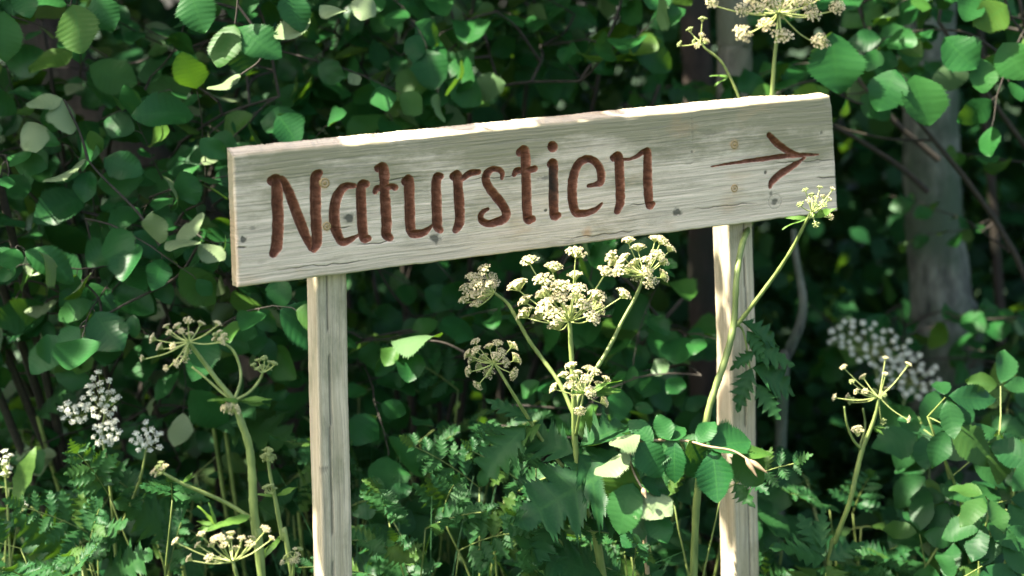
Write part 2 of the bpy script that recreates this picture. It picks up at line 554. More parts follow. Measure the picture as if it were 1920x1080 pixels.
class Plant:
    """a shrub, tree or herb: wood (tubes) and leaves, leaves in view as parts of their own"""
    def __init__(s, name, loc, label, cat, tkey, mat, wood, group=None, woodname='stems', cap=290, leafname='leaf'):
        s.root = empty(name, loc, label, cat, group)
        s.tkey, s.mat, s.wood, s.woodname, s.cap, s.leafname = tkey, mat, wood, woodname, cap, leafname
        s.mb, s.leaves, s.hero, s.nodes = MB(), [], [], []

    def stem(s, pts, r0, r1, sides=6, n=6, node=True):
        c = curve(pts, n)
        s.mb.tube(c, lerp_list([r0, r1], len(c)), sides)
        if node: s.nodes += c
        return c

    def leaf(s, base, axis, normal, size, wid=1.0, pet=None, hero=False):
        base = Vector(base)
        if not hero:
            wid *= random.uniform(0.72, 1.08)
            if s.tkey in ('alder', 'hazel') and random.random() < 0.045: normal = -Vector(normal)
        if pet is not None: s.mb.tube([pet, (Vector(pet) + base) / 2 + Vector((0, 0, 0.002)), base], [0.0011, 0.0009, 0.0008], 4, False)
        (s.hero if hero else s.leaves).append(leaf_matrix(base, axis, normal, size, wid))

    def hleaf(s, b, t, y0, dy=0.0, face=(0, -0.8, 0.6), wid=1.0, pet=None, flip=False):
        """leaf from base pixel to tip pixel at depth y0 (tip at y0 + dy)"""
        B = U(b[0], b[1], y0); E = U(t[0], t[1], y0 + dy)
        s.leaf(B, E - B, (Vector(face) + vrand(0.12)) * (-1 if flip else 1), (E - B).length, wid, None if pet is None else U(pet[0], pet[1], y0 + 0.01), True)

    def spray(s, start, d, length, n, size, droop=0.25, face=(0, -0.65, 0.65), r=0.0022, spread=0.45, hang=0.3):
        p = Vector(start); d = Vector(d).normalized()
        pts = [p.copy()]
        step = length / n
        for k in range(n):
            d = (d + Vector((0, 0, -droop * step * 4)) + vrand(0.12)).normalized()
            p = p + d * step
            pts.append(p.copy())
            side = d.cross(Vector((0, 0, 1)))
            if side.length < 0.1: side = Vector((1, 0, 0))
            side.normalize()
            sg = 1 if k % 2 else -1
            ax = d * 0.5 + side * sg * 0.8 + Vector((0, 0, -hang)) + vrand(0.22)
            if k == n - 1: ax = d + Vector((0, 0, -hang)) + vrand(0.2)
            ax.normalize()
            b = p + ax * random.uniform(0.008, 0.018)
            sz = size * random.uniform(0.5, 1.2) * (0.8 if k == n - 1 else 1)
            s.leaf(b, ax, Vector(face) + vrand(spread), sz, 1.0, p)
        s.mb.tube(pts, lerp_list([r, 0.0009], len(pts)), 4, False)
        return pts

    def attach(s, pt, r=0.003):
        """thin branch from the nearest stem node (a bit lower) to pt"""
        pt = Vector(pt)
        if not s.nodes: return
        best = min(s.nodes, key=lambda q: (q - pt).length + max(0, q.z - pt.z + 0.03) * 2)
        mid = best.lerp(pt, 0.5) + Vector((0, 0, 0.06 * (best - pt).length)) + vrand(0.01)
        c = curve([best, mid, pt], 4)
        s.mb.tube(c, lerp_list([r * 1.5, r], len(c)), 4, False)
        s.nodes += c[2:]

    def finish(s, stuffname='foliage'):
        if s.mb.n: s.mb.build(s.woodname, M[s.wood], s.root)
        def show(m):
            x, y = to_px(m.translation)
            return (0 if (-60 < x < 1980 and -60 < y < 1140) else 50) + m.translation.y
        L = sorted(s.leaves, key=show)
        near = s.hero + L[:max(0, s.cap - len(s.hero))]
        rest = L[max(0, s.cap - len(s.hero)):]
        ms = LEAF_ME[s.tkey]
        base = parent_world(s.root).inverted()
        for m in near:
            o = bpy.data.objects.new(s.leafname, random.choice(ms))
            COL.objects.link(o)
            o.parent = s.root
            o.matrix_basis = base @ m
        if rest: joined_leaves(stuffname, rest, s.tkey, M[s.mat], s.root)
        return s.root

# ------------------------------------------------------------------ ground
gx = np.concatenate([np.linspace(-300, -8, 12), np.linspace(-7, 7, 70), np.linspace(8, 300, 12)])
gy = np.concatenate([np.linspace(-300, -6, 12), np.linspace(-5, 12, 80), np.linspace(13, 300, 14)])
GX, GY = np.meshgrid(gx, gy)
def ground_z(x, y):
    z = 0.05 * np.sin(x * 1.3 + 0.4) * np.cos(y * 1.1) + 0.025 * np.sin(x * 4.1 + y * 3.3)
    return z + np.clip(y - 7.0, 0, 6) ** 2 * 0.035 - np.clip(1.5 - y, 0, 3) * 0.03
GZ = ground_z(GX, GY)
ny_, nx_ = GX.shape
idx = np.arange(nx_ * ny_).reshape(ny_, nx_)
gf = np.stack([idx[:-1, :-1], idx[:-1, 1:], idx[1:, 1:], idx[1:, :-1]], -1).reshape(-1, 4)
ground = link('ground', mesh_np('ground', np.stack([GX, GY, GZ], -1).reshape(-1, 3), gf, None, M['soil']))
tag(ground, 'dark soil and leaf litter under the undergrowth', None, kind='structure')

# ------------------------------------------------------------------ the wooden sign
BA, BR = 0.432, 0.040
BD = Vector((math.cos(BA) * math.cos(BR), math.sin(BA) * math.cos(BR), math.sin(BR)))
BN = Vector((math.sin(BA), -math.cos(BA), 0))
BU = BN.cross(BD) * -1
if BU.z < 0: BU = -BU
BC = Vector((0.079, 2.733, CAM_H - 0.267))


def bpt(px, py):
    d = AX_R * ((px - 960) / F) + AX_F + AX_U * ((540 - py) / F)
    k = (BC - CAM).dot(BN) / d.dot(BN)
    p = CAM + d * k - BC
    return p.dot(BD), p.dot(BU)


PXM = 2.733 / F                 # metres per photograph pixel at the board
sign_root = empty('wooden_sign', (BC.x, BC.y, 0), 'weathered grey wooden sign board with carved red-brown lettering on two square posts', 'sign')


def z4(L):  # pixels from the first close-up
    return [(420 + x / 3.6, 240 + y / 3.6) for x, y in L]
def z5(L):
    return [(820 + x / 3.927, 200 + y / 3.927) for x, y in L]
def z6(L):
    return [(1200 + x / 3.6, 160 + y / 3.6) for x, y in L]


STROKES = [  # (glyph, points, widths in photograph pixels)
    ('N', z4([(322, 356), (350, 350), (357, 400), (360, 500), (365, 600), (362, 720), (355, 800), (335, 845)]), [15, 18, 18, 19, 19, 19, 19, 15]),
    ('N', z4([(365, 348), (400, 356), (440, 435), (490, 570), (540, 700), (590, 812)]), [9, 11, 16, 17, 17, 10]),
    ('N', z4([(645, 305), (622, 325), (617, 380), (618, 500), (622, 650), (628, 770), (607, 822)]), [12, 16, 18, 18, 18, 17, 10]),
    ('a', z4([(878, 390), (830, 392), (785, 425), (755, 490), (745, 570), (748, 650), (768, 720), (800, 768), (850, 756), (905, 725)]), [9, 12, 15, 17, 18, 18, 16, 14, 11, 5]),
    ('a', z4([(962, 378), (932, 384), (924, 430), (927, 520), (932, 620), (938, 700), (950, 748), (975, 745)]), [12, 16, 17, 17, 17, 17, 15, 11]),
    ('t', z4([(1040, 272), (1072, 265), (1082, 310), (1082, 400), (1090, 500), (1097, 640), (1096, 715), (1120, 742)]), [13, 17, 18, 15, 18, 18, 17, 13]),
    ('t', z4([(1020, 432), (1035, 408), (1085, 407), (1130, 395), (1155, 402)]), [9, 11, 11, 10, 11]),
    ('u', z4([(1222, 362), (1248, 352), (1250, 420), (1255, 540), (1257, 650), (1272, 708), (1330, 712), (1372, 692), (1405, 658)]), [14, 17, 18, 18, 18, 16, 13, 10, 4]),
    ('u', z4([(1465, 328), (1440, 335), (1432, 400), (1435, 500), (1438, 600), (1442, 660), (1460, 690)]), [11, 16, 17, 18, 18, 17, 12]),
    ('r', z5([(120, 515), (148, 508), (152, 580), (160, 680), (166, 780), (162, 860), (135, 908)]), [14, 17, 17, 18, 18, 17, 12]),
    ('r', z5([(172, 548), (205, 515), (245, 490), (305, 480)]), [6, 11, 12, 9]),
    ('s', z5([(476, 528), (480, 490), (450, 464), (405, 462), (368, 490), (358, 540), (385, 600), (440, 670), (490, 738), (510, 790), (490, 828), (435, 850), (375, 862), (330, 842), (318, 808), (336, 775), (372, 756)]), [6, 9, 10, 11, 14, 15, 15, 16, 16, 16, 15, 14, 13, 12, 11, 9, 6]),
    ('t', z5([(605, 340), (640, 325), (650, 380), (653, 500), (657, 620), (661, 740), (668, 825), (702, 828)]), [13, 17, 18, 17, 18, 18, 17, 12]),
    ('t', z5([(566, 498), (585, 472), (650, 470), (718, 456)]), [9, 11, 11, 11]),
    ('i', z5([(832, 425), (855, 422), (855, 500), (857, 620), (858, 730), (862, 800), (892, 798)]), [13, 17, 17, 18, 18, 17, 11]),
    ('i', z5([(846, 290), (852, 296)]), [18, 18]),
    ('e', z5([(1112, 584), (1165, 572), (1203, 555), (1208, 500), (1190, 440), (1150, 398), (1100, 386), (1050, 412), (1012, 480), (994, 580), (995, 670), (1006, 740), (1030, 784), (1080, 785), (1140, 770), (1182, 745), (1212, 714)]), [6, 9, 14, 16, 15, 13, 13, 15, 17, 18, 18, 17, 14, 12, 11, 8, 4]),
    ('n', z5([(1296, 378), (1332, 368), (1340, 430), (1345, 540), (1348, 640), (1346, 710), (1325, 768)]), [13, 17, 18, 18, 18, 17, 12]),
    ('n', z5([(1368, 388), (1420, 386), (1470, 366), (1510, 338), (1545, 328)]), [5, 5, 7, 10, 13]),
    ('n', z5([(1548, 335), (1550, 440), (1550, 570), (1556, 670), (1565, 728), (1592, 714)]), [15, 17, 18, 17, 15, 9]),
    ('arrow', z6([(480, 549), (600, 530), (720, 512), (850, 495), (960, 478), (1080, 472), (1205, 467)]), [2, 5, 7, 9, 9, 8, 3]),
    ('arrow', z6([(872, 338), (915, 382), (975, 428), (1040, 460), (1110, 474)]), [11, 13, 13, 10, 4]),
    ('arrow', z6([(878, 682), (895, 645), (960, 590), (1040, 540), (1115, 488)]), [8, 13, 14, 11, 4]),
]
SPLIT = [0, 0, 0, 1, 1, 2, 2, 3, 3, 4, 4, 5, 6, 6, 7, 7, 8, 9, 9, 9, 10, 10, 10]

NX, NY = 1080, 226
cTL, cTR, cBR, cBL = [np.array(bpt(*c)) for c in ((437, 292), (1560, 180), (1571, 396), (446, 539))]
ss, tt = np.meshgrid(np.linspace(0, 1, NX + 1), np.linspace(0, 1, NY + 1))
S2 = ((1 - ss)[..., None] * (1 - tt)[..., None] * cBL + ss[..., None] * (1 - tt)[..., None] * cBR
      + (1 - ss)[..., None] * tt[..., None] * cTL + ss[..., None] * tt[..., None] * cTR)
BS, BT = S2[..., 0], S2[..., 1]


def vnoise(x, y, seed):
    """value noise on arrays"""
    tab = np.random.default_rng(seed).random((256, 256))
    xi, yi = np.floor(x).astype(int), np.floor(y).astype(int)
    fx, fy = x - xi, y - yi
    fx, fy = fx * fx * (3 - 2 * fx), fy * fy * (3 - 2 * fy)
    g = lambda a, b: tab[a % 256, b % 256]
    return (g(xi, yi) * (1 - fx) + g(xi + 1, yi) * fx) * (1 - fy) + (g(xi, yi + 1) * (1 - fx) + g(xi + 1, yi + 1) * fx) * fy


# grooves
DEP = np.zeros_like(BS); PAINT = np.zeros_like(BS); OWN = np.full(BS.shape, -1)
jit = (vnoise(BS * 160, BT * 160, 3) - 0.5) * 0.0010
bestq = np.full(BS.shape, 1e9)
for k, (gname, pts, wd) in enumerate(STROKES):
    P = np.array([bpt(*p) for p in pts])
    C = np.array([list(v)[:2] for v in curve([Vector((p[0], p[1], 0)) for p in P], 8)])
    W = np.interp(np.linspace(0, len(wd) - 1, len(C)), range(len(wd)), wd) * PXM / 2 * 1.14
    lo, hi = C.min(0) - 0.02, C.max(0) + 0.02
    msk = (BS > lo[0]) & (BS < hi[0]) & (BT > lo[1]) & (BT < hi[1])
    xs, ts = BS[msk], BT[msk]
    q = np.full(xs.shape, 1e9); dep = np.zeros(xs.shape)
    for i in range(len(C) - 1):
        a, b = C[i], C[i + 1]
        ab = b - a
        u = np.clip(((xs - a[0]) * ab[0] + (ts - a[1]) * ab[1]) / max(ab @ ab, 1e-12), 0, 1)
        d = np.hypot(xs - a[0] - u * ab[0], ts - a[1] - u * ab[1]) + jit[msk]
        w = W[i] + (W[i + 1] - W[i]) * u
        r = np.maximum(d / w, 0)
        q = np.minimum(q, r)
        dep = np.maximum(dep, np.clip(1 - r ** 1.4, 0, 1) * np.minimum(w * 1.9, 0.0145))
    DEP[msk] = np.maximum(DEP[msk], dep)
    e = np.clip((1.0 - q) * 2.2 + 0.5, 0, 1)
    PAINT[msk] = np.maximum(PAINT[msk], e)
    tmp = bestq[msk]
    bt = q < tmp
    own = OWN[msk]; own[bt & (q < 1.0)] = SPLIT[k]; OWN[msk] = own
    tmp[bt] = q[bt]; bestq[msk] = tmp

# knots, rust, stain, cracks
def spots(lst):
    out = np.zeros_like(BS)
    for (px, py, rx, ry, amt) in lst:
        c = bpt(px, py)
        wob = (vnoise(BS * 220 + px, BT * 220, 11) - 0.5) * 0.7
        dd = np.hypot((BS - c[0]) / (rx * 1.05 * PXM), (BT - c[1]) / (ry * 1.05 * PXM)) + wob
        out = np.maximum(out, amt * np.clip(1.5 - dd, 0, 1))
    return out
KNOT = spots([(457, 449, 5, 5, 1), (655, 410, 9, 8, .8), (816, 447, 10, 9, .85), (475, 428, 9, 5, .5), (1271, 398, 9, 7, .95), (1453, 377, 8, 9, .7),
              (1436, 323, 3.5, 3.5, 1), (802, 363, 8, 13, .35), (1023, 394, 4, 3, .9), (1297, 285, 4, 3, .6), (1298, 240, 3, 35, .38), (1540, 249, 4, 4, .6),
              (1068, 452, 18, 5, .45), (1330, 250, 26, 10, .4), (492, 492, 16, 4, .4), (1292, 306, 12, 3, .45), (1534, 300, 4, 14, .4), (1445, 362, 4, 6, .6), (518, 479, 14, 3, .45)])
ringc = bpt(1453, 377)
rd = np.hypot((BS - ringc[0]) / PXM, (BT - ringc[1]) / PXM)
KNOT = np.maximum(KNOT, 0.55 * np.clip(1 - np.abs(rd - 15) / 3, 0, 1))
RUST = spots([(1100, 435, 8, 8, .9), (440, 448, 7, 60, .35), (613, 425, 8, 7, .8), (608, 345, 8, 8, .8), (1377, 272, 9, 9, .8), (1377, 354, 8, 8, .7), (1280, 240, 26, 12, .3), (1268, 230, 10, 20, .25)])
STAIN = spots([(1038, 345, 9, 26, 1.0), (1032, 332, 10, 6, .9)])
KNOT = np.maximum(KNOT, 0.6 * spots([(1022, 334, 20, 4, 1)]))
CRACK = np.zeros_like(BS)
for (a, b, wdt) in [((445, 466), (462, 465), 1.2), ((670, 460), (740, 452), .8), ((430, 290), (442, 292), 1.5), ((1180, 385), (1240, 378), .7), ((870, 338), (1000, 326), .5), ((1450, 305), (1565, 300), .6), ((605, 430), (660, 424), .8),
                    ((520, 505), (690, 488), .6), ((1050, 448), (1200, 432), .6), ((1300, 392), (1420, 380), .6), ((700, 340), (790, 330), .6), ((1530, 335), (1570, 332), 1.0)]:
    A, B = np.array(bpt(*a)), np.array(bpt(*b))
    u = np.clip((BS - A[0]) / (B[0] - A[0]), 0, 1)
    yy = A[1] + (B[1] - A[1]) * u + (vnoise(BS * 90, BT * 0 + 2, 21) - 0.5) * 0.003
    ins = (BS > A[0]) & (BS < B[0])
    CRACK = np.maximum(CRACK, ins * np.clip(1.3 - np.abs(BT - yy) / (wdt * 0.0011), 0, 1) * np.clip(4 * (0.5 - np.abs(u - 0.5)) + 0.2, 0, 1))
MOSS = np.clip((tt - 0.35) * 1.7, 0, 1) * 0.9 + 0.55 * np.clip((BS - 0.05) * 2.5, 0, 1) * np.clip((tt - 0.5) * 2, 0, 1)
WARPY = BT + 0.006 * vnoise(BS * 6, BT * 12, 31) + 0.004 * KNOT
GRAIN = (vnoise(BS * 9, WARPY * 330, 5) - 0.5) * 0.0007 + (vnoise(BS * 3, WARPY * 90, 6) - 0.5) * 0.0006 + (vnoise(BS * 30, WARPY * 700, 8) - 0.5) * 0.0004
sizeS, sizeT = 1.07, 0.2
edge = np.minimum(np.minimum(ss * sizeS, (1 - ss) * sizeS), np.minimum(tt * sizeT, (1 - tt) * sizeT * 1.0))
er = 0.003 + 0.0015 * vnoise(BS * 60, BT * 60, 13)
rnd_e = np.where(edge < er, (er - np.sqrt(np.clip(er ** 2 - (er - edge) ** 2, 0, None))), 0)
corner = np.clip(0.02 - np.hypot((1 - ss) * sizeS, (1 - tt) * sizeT), 0, 1) * 0.25
HGT = GRAIN * (1 - 0.7 * PAINT) - DEP - rnd_e * 0.9 - CRACK * 0.002 - KNOT * 0.0006 - corner
# worn, slightly wavy outline of the front
wv = (vnoise(BS * 14, BT * 14, 17) - 0.5) * 0.0012 + (vnoise(BS * 70, BT * 70, 18) - 0.5) * 0.0012
BTw = BT + wv * (2 * tt - 1)
pos = (np.array(BC)[None, None] + BS[..., None] * np.array(BD) + BTw[..., None] * np.array(BU) + HGT[..., None] * np.array(BN))
idx = np.arange((NX + 1) * (NY + 1)).reshape(NY + 1, NX + 1)
quads = np.stack([idx[:-1, :-1], idx[:-1, 1:], idx[1:, 1:], idx[1:, :-1]], -1).reshape(-1, 4)
own_f = np.stack([OWN[:-1, :-1], OWN[:-1, 1:], OWN[1:, 1:], OWN[1:, :-1]], -1).reshape(-1, 4)
own_face = own_f[:, 0]
FV = pos.reshape(-1, 3); FUV = np.stack([BS + 1, BT + 1], -1).reshape(-1, 2)
ATT = {'paint': PAINT, 'knot': KNOT, 'rust': RUST, 'stain': STAIN, 'crack': CRACK, 'moss': MOSS}
ATT = {k: v.reshape(-1) for k, v in ATT.items()}


def submesh(name, faces, V, UV, A, mat):
    used, inv = np.unique(faces.ravel(), return_inverse=True)
    return mesh_np(name, V[used], inv.reshape(-1, 4), UV[used], mat, True, {k: v[used] for k, v in A.items()})


# board: front face outside the letters, closed by top, ends, bottom and back
TH = 0.027
body_faces = quads[own_face < 0]
ring = np.concatenate([idx[0, :], idx[1:, -1], idx[-1, ::-1][1:], idx[::-1, 0][1:-1]])
rt = tt.reshape(-1)[ring]
nr = len(ring)
layers = 4
V2, UV2 = [FV], [FUV]
EX = {k: [v] for k, v in ATT.items()}
last, faces2, base = ring, [], len(FV)
rise = 0.010 * np.clip(1.0 - np.clip((ss.reshape(-1)[ring] - 0.86) * 6, 0, 0.55), 0, 1)
for l in range(1, layers + 1):
    fr = l / layers
    P = FV[ring] - np.array(BN) * (TH * fr) + np.array(BU) * ((rt == 1) * rise * fr)[:, None] + RNG.normal(0, 0.00035, (nr, 3))
    V2.append(P); UV2.append(FUV[ring] + np.stack([np.zeros(nr), TH * fr * np.sign(rt - 0.5)], -1))
    for k in EX: EX[k].append(np.where((ss.reshape(-1)[ring] == 0) | (ss.reshape(-1)[ring] == 1), 1.3, 0.0) if k == 'moss' else ATT[k][ring] * (0 if k == 'paint' else 1))
    cur = base + np.arange(nr)
    a, b = last, np.roll(last, -1)
    faces2.append(np.stack([b, a, cur, np.roll(cur, -1)], -1))
    last = cur; base += nr
# back: joined strip across
bl = last
bot = bl[:NX + 1]; top = bl[NX + NY:NX + NY + NX + 1][::-1]
faces2.append(np.stack([bot[1:], bot[:-1], top[:-1], top[1:]], -1))
allf = np.concatenate([body_faces] + faces2)
board = link('board', submesh('board', allf, np.concatenate(V2), np.concatenate(UV2), {k: np.concatenate(v) for k, v in EX.items()}, M['board']), sign_root)
NAMES = {0: 'capital N', 1: 'letter a', 2: 'first letter t', 3: 'letter u', 4: 'letter r', 5: 'letter s', 6: 'second letter t', 7: 'letter i with a round dot', 8: 'letter e', 9: 'last letter n', 10: 'arrow pointing right'}
for gi in range(11):
    o = link('carved_arrow' if gi == 10 else 'carved_letter', submesh('carved_letter', quads[own_face == gi], FV, FUV, ATT, M['board']), board)
    o['label'] = 'red-brown carved ' + NAMES[gi]

# screws
def screw(px, py, r):
    s_, t_ = bpt(px, py)
    c = BC + BD * s_ + BU * t_
    mb = MB()
    prof = [(0.0, 0.0006), (0.35, 0.0006), (0.42, -0.0006), (0.62, -0.0004), (0.78, 0.0010), (1.0, 0.0004), (1.12, -0.003)]
    n = 14
    V, Fq = [], []
    for (rr, hh) in prof:
        for k in range(n):
            th = 2 * math.pi * k / n
            V.append(tuple(c + BD * (math.cos(th) * rr * r) + BU * (math.sin(th) * rr * r) + BN * (hh + 0.0002)))
    for i in range(len(prof) - 1):
        for k in range(n):
            k2 = (k + 1) % n
            Fq.append((i * n + k, i * n + k2, (i + 1) * n + k2, (i + 1) * n + k)[::-1])
    mb.add(V, Fq)
    return mb.build('screw', M['screw'], sign_root)
for px, py, r in ((609, 343, 0.0078), (613, 424, 0.0066), (1377, 271, 0.0074), (1377, 353, 0.0068)): screw(px, py, r)


# posts: square timber with rounded arrises, drying cracks and slight bow
def post(pxt, pxb, w, crack_at, seed):
    """front-face centre line from pixel pxt (under the board) to pxb (frame bottom)"""
    rr = np.random.default_rng(seed)
    off = TH + 0.003
    def on_plane(px, py):
        d = AX_R * ((px - 960) / F) + AX_F + AX_U * ((540 - py) / F)
        q = BC - BN * off
        return CAM + d * ((q - CAM).dot(BN) / d.dot(BN))
    A, B = on_plane(*pxt), on_plane(*pxb)
    ax = (A - B).normalized()
    topz = A + ax * 0.17
    botz = B - ax * ((B.z + 0.25) / ax.z)
    Hn = 260
    fx = BD.copy(); fx.z = 0; fx.normalize()
    fn = BN.copy()
    prof = []
    h, rd_ = w / 2, 0.004
    m = 16
    def sidepts():
        # walk: front face left->right, right side, back, left side
        P = []
        for i in range(m + 1): P.append((-h + rd_ + (w - 2 * rd_) * i / m, 0.0))
        for a in (30, 60): P.append((h - rd_ + rd_ * math.sin(R(a)), -rd_ + rd_ * math.cos(R(a))))
        for i in range(6): P.append((h, -rd_ - (w - 2 * rd_) * i / 5))
        for a in (30, 60): P.append((h - rd_ + rd_ * math.cos(R(a)), -w + rd_ - rd_ * math.sin(R(a))))
        for i in range(4): P.append((h - rd_ - (w - 2 * rd_) * i / 3, -w))
        for a in (30, 60): P.append((-h + rd_ - rd_ * math.sin(R(a)), -w + rd_ - rd_ * math.cos(R(a))))
        for i in range(6): P.append((-h, -w + rd_ + (w - 2 * rd_) * i / 5))
        for a in (30, 60): P.append((-h + rd_ - rd_ * math.cos(R(a)), -rd_ + rd_ * math.sin(R(a))))
        return np.array(P)
    P0 = sidepts()
    n = len(P0)
    zz = np.linspace(0, 1, Hn + 1)
    Lp = (topz - botz).length
    V, UV, kn, crk, mo, ru = [], [], [], [], [], []
    per = np.concatenate([[0], np.cumsum(np.hypot(*np.diff(P0, axis=0).T))])
    cr_x = crack_at + 0.0025 * np.interp(zz * 14, range(16), rr.normal(0, 0.6, 16))
    wvx = 0.0022 * np.interp(zz * 9, range(11), rr.normal(0, 0.5, 11))
    for i, z in enumerate(zz):
        ctr = botz.lerp(topz, z) + fx * wvx[i]
        x = P0[:, 0].copy(); y = P0[:, 1].copy()
        j = np.argmin(np.abs(x[:m + 1] - cr_x[i]))
        on = 0.0 if (z > 0.97 or math.sin(z * 31 + seed) < -0.93) else 1.0
        x[j] = cr_x[i]; y[j] -= 0.0035 * on
        x += rr.normal(0, 0.00012, n); y += rr.normal(0, 0.00012, n)
        P = np.array(ctr)[None] + x[:, None] * np.array(fx) + y[:, None] * np.array(fn)
        V.append(P)
        UV.append(np.stack([np.full(n, z * Lp + seed), per + seed * 0.37], -1))
        c = np.zeros(n); c[j] = 0.6 * on
        crk.append(c); kn.append(np.zeros(n)); mo.append(np.full(n, 0.30)); ru.append(np.zeros(n))
    V = np.concatenate(V); UV = np.concatenate(UV)
    kn = np.concatenate(kn); crk = np.concatenate(crk); mo = np.concatenate(mo); ru = np.concatenate(ru)
    return V, UV, kn, crk, mo, ru, n, Hn, A, B, fx, fn


def build_post(args, knots, rusts):
    V, UV, kn, crk, mo, ru, n, Hn, A, B, fx, fn = post(*args)
    for (px, py, rx, ry, amt) in knots:
        d = AX_R * ((px - 960) / F) + AX_F + AX_U * ((540 - py) / F)
        c = CAM + d * ((A - CAM).dot(BN) / d.dot(BN))
        q = V - np.array(c)
        u = q @ np.array(fx); w = q[:, 2]; dep = np.abs(q @ np.array(fn))
        dd = np.hypot(u / (rx * PXM), w / (ry * PXM)) + RNG.normal(0, 0.08, len(V))
        kn = np.maximum(kn, amt * np.clip(1.5 - dd, 0, 1) * (dep < 0.01))
    idx = np.arange((Hn + 1) * n).reshape(Hn + 1, n)
    i2 = np.roll(idx, -1, axis=1)
    Fq = np.stack([idx[:-1], i2[:-1], i2[1:], idx[1:]], -1).reshape(-1, 4)
    cap = [(idx[-1, k], idx[-1, k + 1], idx[-1, n - 2 - k], idx[-1, n - 1 - k]) for k in range(n // 2 - 1)]
    Fq = np.concatenate([Fq, np.array(cap)])
    me = mesh_np('post', V, Fq, UV, M['post'], True, {'knot': kn, 'crack': crk, 'moss': mo, 'rust': ru})
    return link('post', me, sign_root)


lp = build_post(((620, 518), (634, 1080), 0.050, -0.008, 4), [(603, 880, 16, 8, .55), (597, 900, 10, 26, .4), (600, 930, 9, 30, .3), (618, 960, 6, 10, .25)], [])
rp = build_post(((1388, 422), (1402, 1080), 0.051, 0.006, 9), [(1400, 470, 4, 20, .3), (1380, 760, 4, 6, .3)], [])

# ------------------------------------------------------------------ umbel flowers
def ball_arrays(n=6, k=4):
    V, Fq = [], []
    for i in range(k + 1):
        th = math.pi * (i + 0.0) / k
        for j in range(n):
            a = 2 * math.pi * j / n
            r = max(math.sin(th), 0.05)
            V.append((r * math.cos(a), r * math.sin(a), -math.cos(th)))
    for i in range(k):
        for j in range(n):
            Fq.append((i * n + j, i * n + (j + 1) % n, (i + 1) * n + (j + 1) % n, (i + 1) * n + j))
    return np.array(V), np.array(Fq)


def umbellet_mesh(name, n, kind, seed, petal_mat, spread=1.0):
    rr = random.Random(seed)
    mb, mats = MB(), []
    BV, BF = ball_arrays()
    for i in range(n):
        ph = i * 2.39996 + rr.uniform(-0.3, 0.3)
        rad = math.sqrt((i + 0.5) / n) * rr.uniform(0.85, 1.12) * spread
        z = 0.42 * (1 - rad * rad) + rr.uniform(-0.10, 0.10)
        p = Vector((rad * math.cos(ph), rad * math.sin(ph), z))
        nf0 = sum(len(f) for f in mb.f)
        mb.tube([(0, 0, -0.65), p * 0.55 + Vector((0, 0, -0.25)), p], [0.03, 0.024, 0.02], 3, False)
        mats += [0] * (sum(len(f) for f in mb.f) - nf0)
        nrm = (Vector((p.x * 0.8, p.y * 0.8, 0.8)) + Vector((rr.gauss(0, .3), rr.gauss(0, .3), rr.gauss(0, .2)))).normalized()
        a = nrm.orthogonal().normalized(); b = nrm.cross(a)
        if kind == 'open':
            r0 = rr.uniform(0.12, 0.19)
            for k in range(5):
                th = 2 * math.pi * k / 5 + rr.uniform(-0.2, 0.2)
                dd = a * math.cos(th) + b * math.sin(th)
                sd = nrm.cross(dd)
                L = r0 * rr.uniform(0.75, 1.25)
                mb.add([tuple(p), tuple(p + dd * L * 0.65 + sd * L * 0.42 + nrm * 0.05), tuple(p + dd * L * 0.95 + nrm * rr.uniform(-0.03, 0.1)), tuple(p + dd * L * 0.65 - sd * L * 0.42 + nrm * 0.05)], [(0, 1, 2, 3)])
                mats.append(1)
            mb.add((BV * 0.055 + np.array(p + nrm * 0.04)), BF); mats += [1 if i % 3 else 0] * len(BF)
        else:
            s = rr.uniform(0.10, 0.16) if kind == 'bud' else rr.uniform(0.16, 0.22)
            mb.add(BV * s * np.array([1, 1, 0.9]) + np.array(p), BF); mats += [1] * len(BF)
    me = mesh_np(name, np.concatenate(mb.v), np.concatenate(mb.f), None, M['stem'] if petal_mat is M['palepetal'] else M['ray'], kind != 'open')
    me.materials.append(petal_mat)
    me.polygons.foreach_set('material_index', np.array(mats, np.int32))
    return me


UMB = {
    'open': [umbellet_mesh('umbellet', 44 + 4 * k, 'open', k, M['petal']) for k in range(4)],
    'bud': [umbellet_mesh('umbellet', 24 + 3 * k, 'bud', 20 + k, M['bud'], 0.85) for k in range(3)],
    'green': [umbellet_mesh('umbellet', 16 + 2 * k, 'green', 40 + k, M['greenbud'], 0.8) for k in range(3)],
    'pale': [umbellet_mesh('umbellet', 22 + 2 * k, 'open', 60 + k, M['palepetal'], 0.62) for k in range(3)],
}


